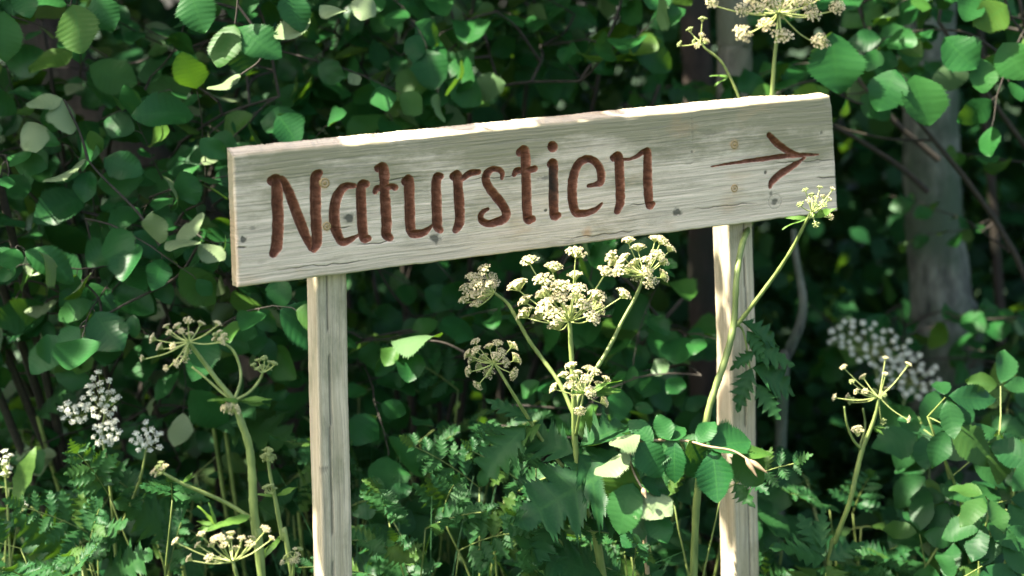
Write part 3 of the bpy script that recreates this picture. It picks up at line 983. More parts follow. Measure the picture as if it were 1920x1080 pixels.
def umbel(root, hub, y, pts, kind='open', rpx=17, dome=0.6, lift=0.5, ray_r=0.0008, facing=None, jitter=0.35, hub_dy=0.0):
    """one flower head: hub pixel, umbellet pixels; depth of each spread over a dome round the hub"""
    H = U(hub[0], hub[1], y + hub_dy)
    sc = y / F
    dmax = max(math.hypot(p[0] - hub[0], p[1] - hub[1]) for p in pts) + 1e-6
    mb = MB()
    places = []
    for i, p in enumerate(pts):
        d = math.hypot(p[0] - hub[0], p[1] - hub[1])
        dz = dome * sc * math.sqrt(max(dmax * dmax * 1.05 - d * d, 0))
        yy = y + dz * (random.uniform(0.3, 1.0) if (i % 2) else -random.uniform(0.3, 1.0)) * 0.8
        E_ = U(p[0], p[1], yy)
        ax = (E_ - H).normalized() * (1 - lift) + Vector((0, -0.25, 1.0)) * lift + vrand(0.10)
        if facing is not None: ax = Vector(facing) + vrand(0.15)
        ax.normalize()
        r = rpx * sc * random.uniform(1 - jitter * 0.5, 1 + jitter * 0.4)
        base = E_ - ax * (0.65 * r)
        mid = H.lerp(base, 0.5) + Vector((0, 0, -0.06)) * (base - H).length
        c = curve([H, mid, base], 4)
        mb.tube(c, lerp_list([ray_r * 1.35, ray_r], len(c)), 4, False)
        places.append((E_, ax, r))
    u = mb.build('umbel', M['ray'], root)
    inv = parent_world(u).inverted()
    ms = UMB[kind] if isinstance(kind, str) else [m for k in kind for m in UMB[k]]
    for (E_, ax, r) in places:
        q = ax.to_track_quat('Z', 'Y').to_matrix().to_4x4()
        m = Matrix.Translation(E_) @ q @ Matrix.Rotation(random.uniform(0, 6.28), 4, 'Z') @ Matrix.Diagonal((r, r, r, 1))
        o = bpy.data.objects.new('umbellet', random.choice(ms))
        COL.objects.link(o)
        o.parent = u
        o.matrix_basis = inv @ m
    return u


def stalk(root, pts, rpx, name='stem', n=8, sides=8, to_ground=False):
    """pts: (px, py, depth); radius in photograph pixels"""
    P = [U(*p) for p in pts]
    if to_ground:
        b = P[-1]; d = (P[-1] - P[-2]).normalized()
        k = (b.z + 0.05) / max(-d.z, 0.3)
        P.append(b + Vector((d.x * k * 0.5, d.y * k * 0.3, -(b.z + 0.05)) ))
    c = curve(P, n)
    sc = [p.y / F for p in c]
    rad = [r * s_ * 0.86 for r, s_ in zip(lerp_list(rpx, len(c)), sc)]
    rad = [q * (1 + 0.10 * math.sin(i_ * 1.9 + len(c)) * math.sin(i_ * 0.73)) for i_, q in enumerate(rad)]
    mb = MB(); mb.tube(c, rad, 14, ridge=0.07)
    return mb.build(name, M['stem'], root)


def bracts(root, px, py, y, n=3, size=0.03, dirs=None, key='bract', name='bract'):
    p = U(px, py, y)
    for i in range(n):
        d = Vector(dirs[i]) if dirs else Vector((random.uniform(-1, 1), random.uniform(-0.6, 0.6), random.uniform(-0.1, 0.7)))
        o = link(name, random.choice(LEAF_ME[key]), root, leaf_matrix(p, d, Vector((0, -0.5, 0.7)) + vrand(0.3), size * random.uniform(0.8, 1.2)))


def biglobed(root, base, tip, y, dy, face, key='hogleaf', wid=1.0, name='leaf'):
    B = U(base[0], base[1], y); E_ = U(tip[0], tip[1], y + dy)
    return link(name, random.choice(LEAF_ME[key]), root, leaf_matrix(B, E_ - B, Vector(face) + vrand(0.1), (E_ - B).length, wid))


YL, YC, YR = 2.42, 2.62, 2.80          # depths of the flower stems round the sign

# tall hogweed left of the sign
h1 = empty('hogweed', (U(500, 1080, YL).x, YL, 0), 'tall budding hogweed with branching green stem left of the left post', 'wildflower', 'hogweed round the sign')
stalk(h1, [(353, 640, YL - .02), (383, 680, YL), (410, 716, YL), (437, 750, YL), (452, 790, YL), (467, 835, YL), (473, 890, YL), (476, 953, YL), (483, 1020, YL), (491, 1085, YL)], [4.2, 5, 5.5, 7, 8.5, 9, 9.5, 10, 10, 10.5], to_ground=True)
umbel(h1, (354, 641), YL - .02, [(267, 672), (287, 635), (312, 690), (313, 612), (318, 624), (333, 612), (353, 602), (377, 607), (408, 607), (300, 651), (325, 650), (352, 660), (333, 681), (347, 672), (340, 622), (356, 627), (415, 640)], 'bud', 10.5, 0.6, 0.35)
stalk(h1, [(420, 643, YL + .02), (437, 657, YL + .02), (449, 685, YL + .02), (451, 715, YL + .01), (440, 748, YL)], [2.6, 3, 3, 3.2, 3.6], 'branch')
umbel(h1, (420, 643), YL + .02, [(405, 628), (412, 622), (420, 629), (402, 636), (413, 636), (424, 637)], ('green', 'bud'), 8)
stalk(h1, [(493, 697, YL + .03), (487, 712, YL + .03), (468, 735, YL + .01), (442, 750, YL)], [3, 3, 3, 3.4], 'branch')
umbel(h1, (493, 698), YL + .03, [(475, 685), (485, 676), (495, 672), (505, 680), (514, 682), (493, 688), (484, 692), (503, 691)], 'green', 8)
stalk(h1, [(360, 688, YL + .03), (385, 708, YL + .02), (415, 735, YL + .01), (438, 752, YL)], [2.4, 2.6, 2.8, 3], 'branch')
umbel(h1, (436, 757), YL - .012, [(418, 765), (424, 770), (432, 762), (434, 772), (443, 764), (446, 771), (425, 761)], 'bud', 8, 0.4)
bracts(h1, 448, 752, YL, 4, 0.045, [(1, 0, 0.05), (0.9, 0.1, -0.15), (0.7, -0.3, 0.25), (-0.4, -0.5, 0.2)])
stalk(h1, [(307, 887, YL - .03), (343, 907, YL - .02), (390, 927, YL - .01), (430, 946, YL), (472, 972, YL)], [3.2, 3.8, 4.2, 4.6, 5], 'branch')
umbel(h1, (305, 886), YL - .03, [(287, 886), (292, 880), (297, 876), (302, 868), (310, 874), (294, 890), (303, 880)], ('green', 'bud'), 8, 0.5)
bracts(h1, 343, 905, YL - .02, 2, 0.02, [(0.8, 0, 0.5), (0.5, -0.3, 0.6)])
biglobed(h1, (468, 968), (398, 985), YL - .02, -.05, (0, -0.3, 1), 'bract', 1.6, 'leaf_sheath')
bracts(h1, 405, 985, YL - .05, 5, 0.035, [(-1, 0, 0.3), (-0.8, -0.2, -0.3), (-0.6, 0.3, 0.7), (-1, 0, -0.1), (-0.2, 0, 0.9)])
stalk(h1, [(437, 1052, YL - .06), (443, 1075, YL - .06), (456, 1110, YL - .04), (478, 1150, YL)], [3.6, 4, 4.4, 5], 'branch')
umbel(h1, (437, 1053), YL - .06, [(330, 1015), (355, 1048), (378, 1002), (372, 1022), (402, 1012), (433, 1001), (453, 1010), (472, 1010), (498, 993), (509, 1010), (420, 1023), (443, 1029), (393, 1047), (409, 1050), (413, 1010), (428, 1012), (469, 1021), (398, 1022)], 'bud', 11, 0.8, 0.4)

h2 = empty('hogweed', (U(560, 1080, YL).x, YL, 0), 'slender hogweed stem with round closed green bud beside the left post', 'wildflower', 'hogweed round the sign')
stalk(h2, [(503, 862, YL + .04), (507, 893, YL + .04), (516, 935, YL + .04), (530, 1010, YL + .04), (548, 1085, YL + .04)], [3.4, 4, 5, 5.5, 6], to_ground=True)
umbel(h2, (503, 864), YL + .04, [(494, 856), (499, 846), (507, 846), (512, 856), (503, 852), (498, 861), (508, 861), (503, 842)], 'green', 8.5, 1.0, 0.2)
umbel(h2, (510, 925), YL + .03, [(497, 915), (503, 912), (509, 911), (514, 917), (500, 922)], 'green', 7)
bracts(h2, 514, 930, YL + .04, 2, 0.035, [(1, 0, 0.35), (-1, 0, 0.15)])
bracts(h2, 528, 1005, YL + .04, 2, 0.04, [(-0.8, -0.2, -0.9), (-0.6, 0.2, -0.5)])
stalk(h2, [(553, 1040, YL + .02), (551, 1060, YL + .03), (549, 1090, YL + .04)], [2.6, 3, 3.4], 'branch')
umbel(h2, (552, 1046), YL + .02, [(530, 1055), (540, 1050), (548, 1052), (545, 1038), (558, 1040), (562, 1030), (553, 1030), (536, 1045), (556, 1050)], ('green', 'bud'), 8)

# hogweed in full flower under the board
h3 = empty('hogweed', (U(1090, 1080, YC).x, YC, 0), 'hogweed in full cream flower below the middle of the sign board', 'wildflower', 'hogweed round the sign')
stalk(h3, [(1068, 602, YC), (1071, 660, YC), (1076, 740, YC), (1079, 840, YC + .02), (1100, 960, YC + .04), (1130, 1085, YC + .06)], [4.4, 5.5, 6.2, 7, 9, 10], to_ground=True)
umbel(h3, (1068, 603), YC, [(992, 488), (1037, 500), (1081, 473), (1078, 516), (1018, 525), (970, 534), (1052, 537), (1020, 549), (1083, 541), (1081, 557), (1050, 558), (984, 562), (1022, 573), (1067, 582), (1038, 590), (1044, 609), (1120, 553), (1120, 575), (1111, 595), (1170, 551), (1135, 509), (983, 587), (1095, 572), (1010, 590)], 'open', 18.5, 0.85, 0.5, 0.0010)
Y4 = YC + .05
stalk(h3, [(927, 549, Y4), (950, 567, Y4), (963, 587, Y4), (977, 612, Y4), (993, 640, Y4), (1017, 673, Y4), (1050, 720, YC + .03), (1077, 780, YC + .01)], [3, 3.4, 3.8, 4.2, 4.2, 4.4, 4.6, 4.8], 'branch')
umbel(h3, (926, 550), Y4, [(907, 505), (922, 520), (883, 518), (873, 540), (893, 533), (927, 533), (902, 547), (870, 562), (887, 553), (917, 547), (892, 570), (905, 560), (915, 532), (898, 522)], 'open', 13, 0.9, 0.3, facing=(-0.4, -0.4, 0.8))
stalk(h3, [(1208, 518, YC + .08), (1190, 560, YC + .08), (1165, 605, YC + .07), (1148, 640, YC + .06), (1128, 675, YC + .05), (1085, 745, YC + .02), (1080, 800, YC + .01)], [3.4, 3.8, 4, 4.4, 4.6, 4.8, 5], 'branch')
umbel(h3, (1209, 515), YC + .08, [(1179, 450), (1228, 447), (1241, 451), (1197, 463), (1145, 479), (1170, 482), (1163, 494), (1190, 493), (1213, 487), (1257, 466), (1243, 490), (1195, 518), (1220, 529), (1245, 517), (1213, 507), (1150, 490), (1232, 478), (1180, 505), (1160, 508)], 'open', 14, 0.7, 0.35)
stalk(h3, [(928, 682, YC), (942, 705, YC), (960, 735, YC), (985, 775, YC + .02), (1020, 830, YC + .04), (1075, 900, YC + .03), (1090, 930, YC + .03)], [2.8, 3.2, 3.6, 3.8, 4, 4.4, 5], 'branch')
umbel(h3, (926, 681), YC, [(892, 640), (877, 663), (893, 656), (917, 649), (933, 643), (962, 648), (940, 660), (907, 670), (930, 668), (968, 672), (878, 695), (917, 698), (963, 700), (898, 688), (895, 722), (885, 672), (948, 680)], 'open', 12, 0.8, 0.3)
stalk(h3, [(1094, 738, YC - .05), (1088, 770, YC - .04), (1080, 815, YC)], [2.8, 3.2, 4], 'branch')
umbel(h3, (1094, 738), YC - .05, [(1070, 685), (1083, 698), (1057, 702), (1103, 690), (1115, 697), (1073, 708), (1100, 710), (1137, 710), (1038, 727), (1077, 737), (1087, 770), (1133, 753), (1107, 735), (1125, 722), (1068, 722), (1090, 722)], 'open', 11.5, 0.8, 0.35)
bracts(h3, 1100, 738, YC - .05, 4, 0.05, [(1, 0, 0.3), (0.8, -0.2, 0.5), (0.9, 0.1, 0), (-0.3, -0.5, 0.2)])
# its toothed lobed leaves
for b, t_, dy, fc, w in (((1195, 858), (955, 972), -.06, (-0.1, -0.75, 0.65), 1.0), ((1060, 905), (1075, 985), -.05, (0, -0.8, 0.5), 1.1), ((1075, 850), (960, 800), .03, (-0.2, -0.6, 0.8), 0.9), ((985, 800), (890, 900), -.04, (-0.2, -0.8, 0.5), 0.8), ((1000, 790), (910, 745), .03, (0.1, -0.7, 0.6), 0.55),
                     ((1085, 850), (1180, 985), -.04, (0.2, -0.8, 0.5), 0.9), ((1085, 840), (1190, 780), .04, (0, -0.5, 0.9), 0.8), ((1100, 930), (1240, 1010), -.03, (0.3, -0.8, 0.5), 0.8), ((1015, 795), (930, 850), .0, (-0.2, -0.6, 0.8), .8), ((1130, 1080), (960, 1020), -.05, (-0.2, -0.5, .9), .9), ((990, 1010), (1040, 1090), -.06, (0.0, -0.5, .9), 1.1), ((1030, 985), (1010, 1060), -.06, (0.2, -0.4, .9), 1.1)):
    biglobed(h3, b, t_, YC + .02, dy, fc, 'hogleaf', w)

# hogweed climbing past the right post
h4 = empty('hogweed', (U(1290, 1080, YR).x, YR, 0), 'tall hogweed leaning across the right post, its flower head above the board', 'wildflower', 'hogweed round the sign')
yp = 2.83
stalk(h4, [(1461, 24, 3.06), (1458, 60, 3.06), (1452, 110, 3.06), (1447, 182, 3.06), (1436, 300, 3.05), (1418, 385, 3.02), (1404, 425, 2.93), (1391, 460, 2.87), (1381, 520, yp), (1377, 596, yp - .01), (1369, 640, yp - .02), (1356, 685, yp - .03), (1342, 725, yp - .04), (1325, 785, yp - .05), (1310, 900, yp - .05), (1300, 1085, yp - .05)], [3.2, 3.8, 4.2, 5, 5.4, 5.8, 6.2, 6.6, 6.6, 7.4, 7.4, 7.6, 7.8, 8, 8.6, 9], to_ground=True)
umbel(h4, (1461, 24), 3.06, [(1393, 18), (1392, 62), (1423, 15), (1437, 47), (1468, 68), (1538, 78), (1525, 27), (1570, 14), (1513, 7), (1473, 22), (1447, 5), (1487, 3), (1333, 3), (1409, -8), (1430, -18), (1500, -22), (1545, -14), (1462, -25), (1480, -38)], 'open', 17.5, 0.7, 0.25, 0.0011, facing=(0, -0.62, 0.6))
stalk(h4, [(1316, 82, 3.06), (1324, 92, 3.06), (1350, 113, 3.06), (1368, 143, 3.06), (1388, 190, 3.06), (1412, 270, 3.06), (1432, 330, 3.05)], [2.2, 2.4, 2.8, 2.8, 3, 3.2, 3.4], 'branch')
umbel(h4, (1313, 78), 3.06, [(1317, 36), (1294, 56), (1275, 83), (1302, 78), (1316, 66), (1323, 78), (1308, 86)], ('green', 'bud'), 8, 0.5)
bracts(h4, 1366, 143, 3.06, 2, 0.03, [(-0.8, 0, 0.1), (-0.9, 0, -0.5)])
stalk(h4, [(1522, 398, yp - .09), (1510, 418, yp - .08), (1487, 463, yp - .06), (1457, 510, yp - .04), (1420, 560, yp - .03), (1391, 598, yp - .015), (1378, 612, yp - .01)], [3, 3.4, 3.8, 4.2, 4.6, 4.8, 5], 'branch')
umbel(h4, (1523, 397), yp - .09, [(1510, 357), (1537, 352), (1561, 355), (1530, 371), (1518, 377), (1544, 369), (1528, 385), (1539, 382), (1501, 384), (1554, 374), (1530, 421), (1557, 407), (1519, 405), (1534, 392), (1545, 385), (1522, 366)], ('bud', 'green'), 8, 0.7, 0.3)
bracts(h4, 1515, 408, yp - .08, 3, 0.045, [(-1, 0, -0.3), (-0.7, 0, 0.0), (0.5, -0.4, 0.2)])
for b, t_, dy, fc, w in (((1390, 604), (1470, 640), .04, (0.2, -0.7, 0.6), .6), ((1400, 640), (1490, 690), .03, (0.2, -0.7, 0.6), .7), ((1410, 690), (1375, 770), -.02, (-0.2, -0.8, 0.5), .7), ((1410, 690), (1500, 730), .03, (0.3, -0.7, 0.6), .8), ((1420, 720), (1460, 790), -.02, (0.3, -0.8, 0.4), .8), ((1415, 660), (1370, 690), -.02, (0, -0.9, 0.3), .6), ((1400, 620), (1435, 670), 0, (0.1, -.8, .5), .8)):
    biglobed(h4, b, t_, yp + .0, dy, fc, 'hogleaf', w)
stalk(h4, [(1408, 700, yp + .01), (1400, 650, yp), (1392, 618, yp), (1379, 606, yp - .01)], [1.6, 2, 2.4, 3], 'leaf_stalk')

# small hogweed at the right
YD = 2.9
h5 = empty('hogweed', (U(1550, 1080, YD).x, YD, 0), 'small budding hogweed with bare rays at the right, in front of the pale blossoms', 'wildflower', 'hogweed round the sign')
stalk(h5, [(1648, 747, YD), (1642, 775, YD), (1632, 805, YD), (1617, 842, YD), (1605, 890, YD), (1592, 945, YD), (1567, 1013, YD + .02), (1552, 1085, YD + .03)], [3, 4, 4.6, 5.6, 5.4, 5.6, 6, 6], to_ground=True)
umbel(h5, (1648, 745), YD, [(1582, 689), (1618, 707), (1598, 716), (1660, 672), (1660, 702), (1703, 684), (1565, 745), (1597, 752), (1607, 734), (1640, 735), (1655, 741), (1655, 790), (1703, 786), (1590, 745), (1622, 735), (1662, 730)], ('bud', 'bud', 'green'), 9, 0.8, 0.3)
stalk(h5, [(1583, 762, YD - .02), (1588, 795, YD - .02), (1600, 825, YD - .01), (1616, 842, YD)], [2, 2.4, 2.8, 3.2], 'branch')
stalk(h5, [(1618, 765, YD + .02), (1622, 800, YD + .02), (1612, 838, YD)], [2, 2.4, 2.8], 'branch')
umbel(h5, (1609, 818), YD - .01, [(1602, 806), (1610, 802), (1615, 808), (1606, 812)], 'bud', 8)
bracts(h5, 1636, 800, YD, 3, 0.03, [(0.9, 0, 0.05), (0.8, -0.2, -0.4), (0.6, 0.3, -0.6)])
for b, t_, dy, fc, w in (((1545, 1050), (1455, 1020), -.04, (-0.2, -0.5, 0.9), .8), ((1545, 1040), (1500, 960), .04, (0, -0.6, 0.8), .8), ((1555, 1050), (1620, 1010), .02, (0.2, -0.5, 0.9), .8), ((1530, 1070), (1470, 1110), -.05, (0, -0.6, 0.8), .9), ((1550, 1060), (1600, 1110), -.05, (0.2, -0.6, 0.8), .9), ((1540, 1030), (1540, 950), .05, (0.1, -.7, .6), .6)):
    biglobed(h5, b, t_, YD, dy, fc, 'hogleaf', w)


# pale umbels far back in the shade
def cloud(cx, cy, rx, ry, n, tilt=0.0):
    out = []
    for i in range(n):
        a = i * 2.39996; r = math.sqrt((i + 0.5) / n)
        x, y = rx * r * math.cos(a), ry * r * math.sin(a)
        out.append((cx + x * math.cos(tilt) - y * math.sin(tilt) + random.uniform(-4, 4), cy + x * math.sin(tilt) + y * math.cos(tilt) + random.uniform(-4, 4)))
    return out
p1 = empty('hemlock_flower', (U(180, 1080, 2.96).x, 3.2, 0), 'blurred white umbel plant in the shade at the lower left edge', 'wildflower', 'shaded white umbels')
stalk(p1, [(196, 775, 3.02), (192, 820, 2.99), (205, 900, 2.98), (220, 1085, 3.02)], [2, 3, 3.5, 4], to_ground=True)
stalk(p1, [(275, 835, 2.96), (262, 900, 2.97), (222, 1000, 3.0)], [2, 3, 3], 'branch')
umbel(p1, (192, 765), 2.96, cloud(192, 750, 34, 52, 26, -0.3), 'pale', 9.5, 0.2, 0.3, facing=(0, -0.75, 0.6), hub_dy=0.06, ray_r=0.0005)
umbel(p1, (150, 780), 2.96, cloud(140, 775, 28, 22, 14), 'pale', 9.5, 0.2, 0.3, facing=(0, -0.75, 0.6), hub_dy=0.06, ray_r=0.0005)
umbel(p1, (199, 822), 2.96, cloud(200, 815, 28, 24, 16), 'pale', 9.5, 0.2, 0.3, facing=(0, -0.75, 0.6), hub_dy=0.06, ray_r=0.0005)
umbel(p1, (277, 828), 2.96, cloud(277, 822, 30, 28, 18), 'pale', 9.5, 0.2, 0.3, facing=(0, -0.75, 0.6), hub_dy=0.06, ray_r=0.0005)
p2 = empty('elder_blossom', (U(1700, 1080, 3.75).x, 3.75, 0), 'blurred clusters of white blossom in the shade beside the grey trunk', 'wildflower', 'shaded white umbels')
stalk(p2, [(1703, 716, 3.81), (1690, 790, 3.78), (1700, 880, 3.78), (1715, 1085, 3.8)], [2, 3, 4, 4], to_ground=True)
stalk(p2, [(1632, 656, 3.81), (1655, 740, 3.78), (1700, 850, 3.78)], [3, 3, 4], 'branch')
umbel(p2, (1632, 655), 3.75, cloud(1632, 645, 88, 40, 46, 0.3), 'pale', 9.5, 0.15, 0.3, facing=(0, -0.75, 0.6), hub_dy=0.06, ray_r=0.0005)
umbel(p2, (1703, 715), 3.75, cloud(1705, 705, 72, 40, 38, 0.4), 'pale', 9.5, 0.15, 0.3, facing=(0, -0.75, 0.6), hub_dy=0.06, ray_r=0.0005)
p3 = empty('meadowsweet', (U(10, 1080, 3.0).x, 3.0, 0), 'pale tufted flower spike cut by the left edge of the picture', 'wildflower')
stalk(p3, [(10, 890, 3.0), (14, 940, 3.0), (22, 1085, 3.0)], [2, 3, 4], to_ground=True)
umbel(p3, (10, 895), 3.0, cloud(8, 868, 16, 26, 12), 'pale', 9)
umbel(p3, (40, 960), 3.0, cloud(40, 945, 14, 10, 5), 'pale', 7)
stalk(p3, [(40, 960, 3.0), (30, 1000, 3.0), (20, 1060, 3.0)], [1.5, 2, 2], 'branch')
biglobed(p3, (30, 945), (48, 835), 3.02, .02, (0, -1, 0.3), 'bract', 1.6)

# ------------------------------------------------------------------ trees: trunks in view, crowns above the frame
def rand_leaf(p, size, up=0.8, spread=0.5):
    n = Vector((0, -0.25, up)) + vrand(spread)
    ax = Vector((random.gauss(0, 1), random.gauss(0, 1), random.gauss(-0.25, 0.4)))
    return leaf_matrix(p, ax, n, size * random.uniform(0.7, 1.2))


def canopy_ok(p):
    """shapes the unseen crowns for light: sun reaches the sign, dapples fall behind it"""
    q = p - TO_SUN * ((p.z - 1.3) / TO_SUN.z)
    d = q.y - (2.75 + 0.42 * q.x)
    if d < 0.14: return math.hypot(q.x + 0.52, d - 0.0) < 0.14 or math.hypot(q.x - 0.62, d) < 0.16
    n = math.sin(q.x * 7.3 + 1.2) * math.sin(q.y * 6.1 + 0.5) + 0.6 * math.sin(q.x * 15.1 + q.y * 11.7)
    n2 = math.sin(q.x * 13.3 + 0.7) * math.sin(q.y * 14.1) + 0.7 * math.sin(q.x * 27.1 - q.y * 19.7)
    return n2 > 0.3 - 0.75 * min(d, 1.0) - 0.25 * n


def tree(name, label, trunk_pts, radii, barkmat, limbs, clumps, nleaf, size=0.085, group='trees behind the sign', gaps=()):
    """trunk_pts in world space from the ground up; limbs: (start index share, end point); clumps: (centre, radii) of foliage"""
    root = empty(name, trunk_pts[0], label, 'tree', group)
    c = curve(trunk_pts, 10)
    mb = MB(); mb.tube(c, lerp_list(radii, len(c)), 18, False, wob=0.035)
    mb.build('trunk', M[barkmat], root)
    mb = MB()
    for (k, end) in limbs:
        a = c[int(k * (len(c) - 1))]
        e = Vector(end)
        cc = curve([a, a.lerp(e, 0.5) + Vector((0, 0, 0.15)) + vrand(0.06), e], 6)
        mb.tube(cc, lerp_list([radii[-1] * 0.8, 0.008], len(cc)), 6, False)
        for j in range(7):
            q = cc[random.randint(3, len(cc) - 1)]
            mb.tube([q, q + vrand(0.12), q + vrand(0.25)], [0.007, 0.005, 0.002], 4, False)
    if limbs: mb.build('limbs', M[barkmat], root)
    tot = sum(r[0] * r[1] * r[2] for _, r in clumps)
    mats = []
    for ctr, rd_ in clumps:
        n = int(nleaf * rd_[0] * rd_[1] * rd_[2] / tot)
        sub = [Vector((random.gauss(0, .45), random.gauss(0, .45), random.gauss(0, .45))) for _ in range(max(4, n // 40))]
        for i in range(n):
            q = random.choice(sub) + vrand(0.10)
            p = Vector(ctr) + Vector((q.x * rd_[0], q.y * rd_[1], q.z * rd_[2]))
            if not canopy_ok(p): continue
            mats.append(rand_leaf(p, size))
    joined_leaves('crown', mats, 'crown', M['crown'], root)
    return root


def G(x, y): return Vector((x, y, float(ground_z(np.array(x), np.array(y))) - 0.05))


def trunk_line(pxs, y, top):
    P = [U(px, py, y) for px, py in pxs]
    d = (P[-1] - P[-2]).normalized()
    g = G(P[-1].x + d.x * 0.25, y)
    return [g] + P[::-1] + [Vector(t) for t in top]


yT = 4.3
pt = trunk_line([(1742, -20), (1745, 200), (1750, 400), (1765, 560), (1772, 660)], yT, [(1.08, 4.35, 2.6), (1.15, 4.4, 3.4)])
tree('alder_tree', 'thick grey tree trunk standing at the right behind the sign', pt, [0.12, 0.095, 0.078, 0.072, 0.069, 0.067, 0.055, 0.04], 'bark_grey',
     [(0.9, (0.4, 3.9, 3.2)), (0.95, (1.7, 3.6, 3.3)), (0.97, (1.2, 5.2, 3.6))], [((0.9, 3.9, 3.0), (1.3, 0.9, 0.7)), ((0.5, 4.3, 3.6), (1.2, 1.2, 0.8)), ((2.2, 4.0, 2.9), (1.0, 1.0, 0.8))], 5200)
yT2 = 3.85
pt = trunk_line([(1377, -20), (1377, 100), (1376, 300), (1378, 600), (1382, 1000)], yT2, [(0.52, 3.9, 2.6), (0.48, 3.95, 3.4)])
tree('alder_tree', 'pale young tree trunk rising behind the sign above the right post', pt, [0.06, 0.046, 0.042, 0.040, 0.039, 0.038, 0.034, 0.024], 'bark_pale',
     [(0.92, (0.1, 3.7, 3.0)), (0.95, (0.9, 3.7, 3.2))], [((0.3, 3.8, 3.1), (0.9, 0.7, 0.6)), ((-0.3, 3.9, 3.3), (0.9, 0.8, 0.7))], 3800)
yT3 = 4.3
pt = trunk_line([(1300, -20), (1308, 120), (1320, 400), (1325, 800)], yT3, [(0.44, 4.3, 2.6), (0.35, 4.4, 3.5)])
tree('alder_tree', 'thin dark brown trunk beside the pale trunk above the sign board', pt, [0.055, 0.045, 0.042, 0.038, 0.036, 0.034, 0.026], 'bark_brown',
     [(0.95, (0.0, 4.6, 3.4))], [((0.3, 4.9, 3.4), (0.9, 0.8, 0.7))], 2600)
yT4 = 4.2
pt = trunk_line([(30, -20), (70, 60), (170, 190), (290, 340), (420, 500), (500, 640), (540, 800)], yT4, [(-1.45, 4.15, 2.2), (-1.75, 4.1, 2.9)])
tree('leaning_alder', 'leaning brown tree trunk slanting through the leaves at the upper left', pt, [0.13, 0.10, 0.085, 0.078, 0.075, 0.073, 0.07, 0.07, 0.06, 0.04], 'bark_brown',
     [(0.9, (-1.1, 3.7, 2.9)), (0.95, (-2.2, 3.9, 3.1)), (0.97, (-1.5, 4.8, 3.4))], [((-1.6, 3.9, 3.0), (1.1, 0.9, 0.6)), ((-0.8, 3.7, 3.0), (1.1, 0.8, 0.5)), ((-2.6, 3.8, 3.3), (1.2, 1.0, 0.8)), ((-1.7, 3.0, 2.9), (1.2, 0.7, 0.4))], 10500)
# a sapling at the right whose leaves catch the light
yT5 = 4.6
pt = trunk_line([(1838, -20), (1842, 120), (1850, 250), (1862, 380), (1880, 700)], yT5, [(1.25, 4.6, 2.3), (1.2, 4.7, 2.9)])
tr5 = tree('alder_sapling', 'thin brown sapling stem at the right edge beyond the grey trunk', pt, [0.018, 0.014, 0.012, 0.011, 0.010, 0.009, 0.008, 0.005], 'bark_brown', [], [((1.3, 4.8, 2.9), (0.7, 0.6, 0.5))], 500)

# ------------------------------------------------------------------ shrubs
def fill(pl, box, y0, y1, count, nl=(5, 8), size=0.072, length=(0.16, 0.3), face=(0, -0.65, 0.65), spread=0.45, holes=(), hang=0.3, droop=0.25):
    x0, x1, ya, yb = box
    k = 0
    guard = 0
    while k < count and guard < count * 6:
        guard += 1
        px, py = random.uniform(x0, x1), random.uniform(ya, yb)
        if any(a < px < b and c < py < d and random.random() < pr for a, b, c, d, pr in holes): continue
        y = random.uniform(y0, y1)
        p = U(px, py, y)
        pl.attach(p, 0.0022)
        d = Vector((random.gauss(0, 1), random.gauss(-0.35, 0.6), random.gauss(0.05, 0.5)))
        pl.spray(p, d, random.uniform(*length), random.randint(*nl), size, droop, face, 0.002, spread, hang)
        k += 1


# left alder shrub
S1 = Plant('alder_shrub', G(-0.85, 3.7), 'broad-leaved alder shrub filling the left side beside the sign', 'shrub', 'alder', 'alder', 'twig', 'shrubs behind the sign')
b0 = G(-0.85, 3.7)
for px, py, y in ((-60, 100, 3.5), (80, 40, 3.4), (230, 120, 3.5), (330, 250, 3.5), (430, 420, 3.45), (120, 380, 3.35), (-100, 420, 3.4), (280, 500, 3.3), (480, 60, 3.6), (60, 600, 3.3)):
    e = U(px, py, y)
    bb = b0 + Vector((random.uniform(-0.35, 0.3), random.uniform(-0.1, 0.35), 0))
    S1.stem([bb, bb.lerp(e, 0.5) + Vector((0.0, 0.08, 0.05)) + vrand(0.06), e], 0.011, 0.004)
fill(S1, (-260, 470, 120, 700), 3.1, 3.75, 60, size=0.09, holes=((230, 560, 590, 760, 0.8), (80, 330, 640, 900, 1.0)))
fill(S1, (-260, 600, -120, 200), 3.05, 3.7, 34, size=0.092)
fill(S1, (380, 600, 60, 330), 3.2, 3.8, 12)
fill(S1, (-500, -100, -100, 800), 3.0, 3.8, 20)
fill(S1, (-60, 430, 360, 680), 3.06, 3.3, 20, size=0.092, face=(0, -0.8, 0.45), spread=0.35, hang=0.5)
fill(S1, (-60, 560, 640, 900), 3.32, 3.75, 34, size=0.075)
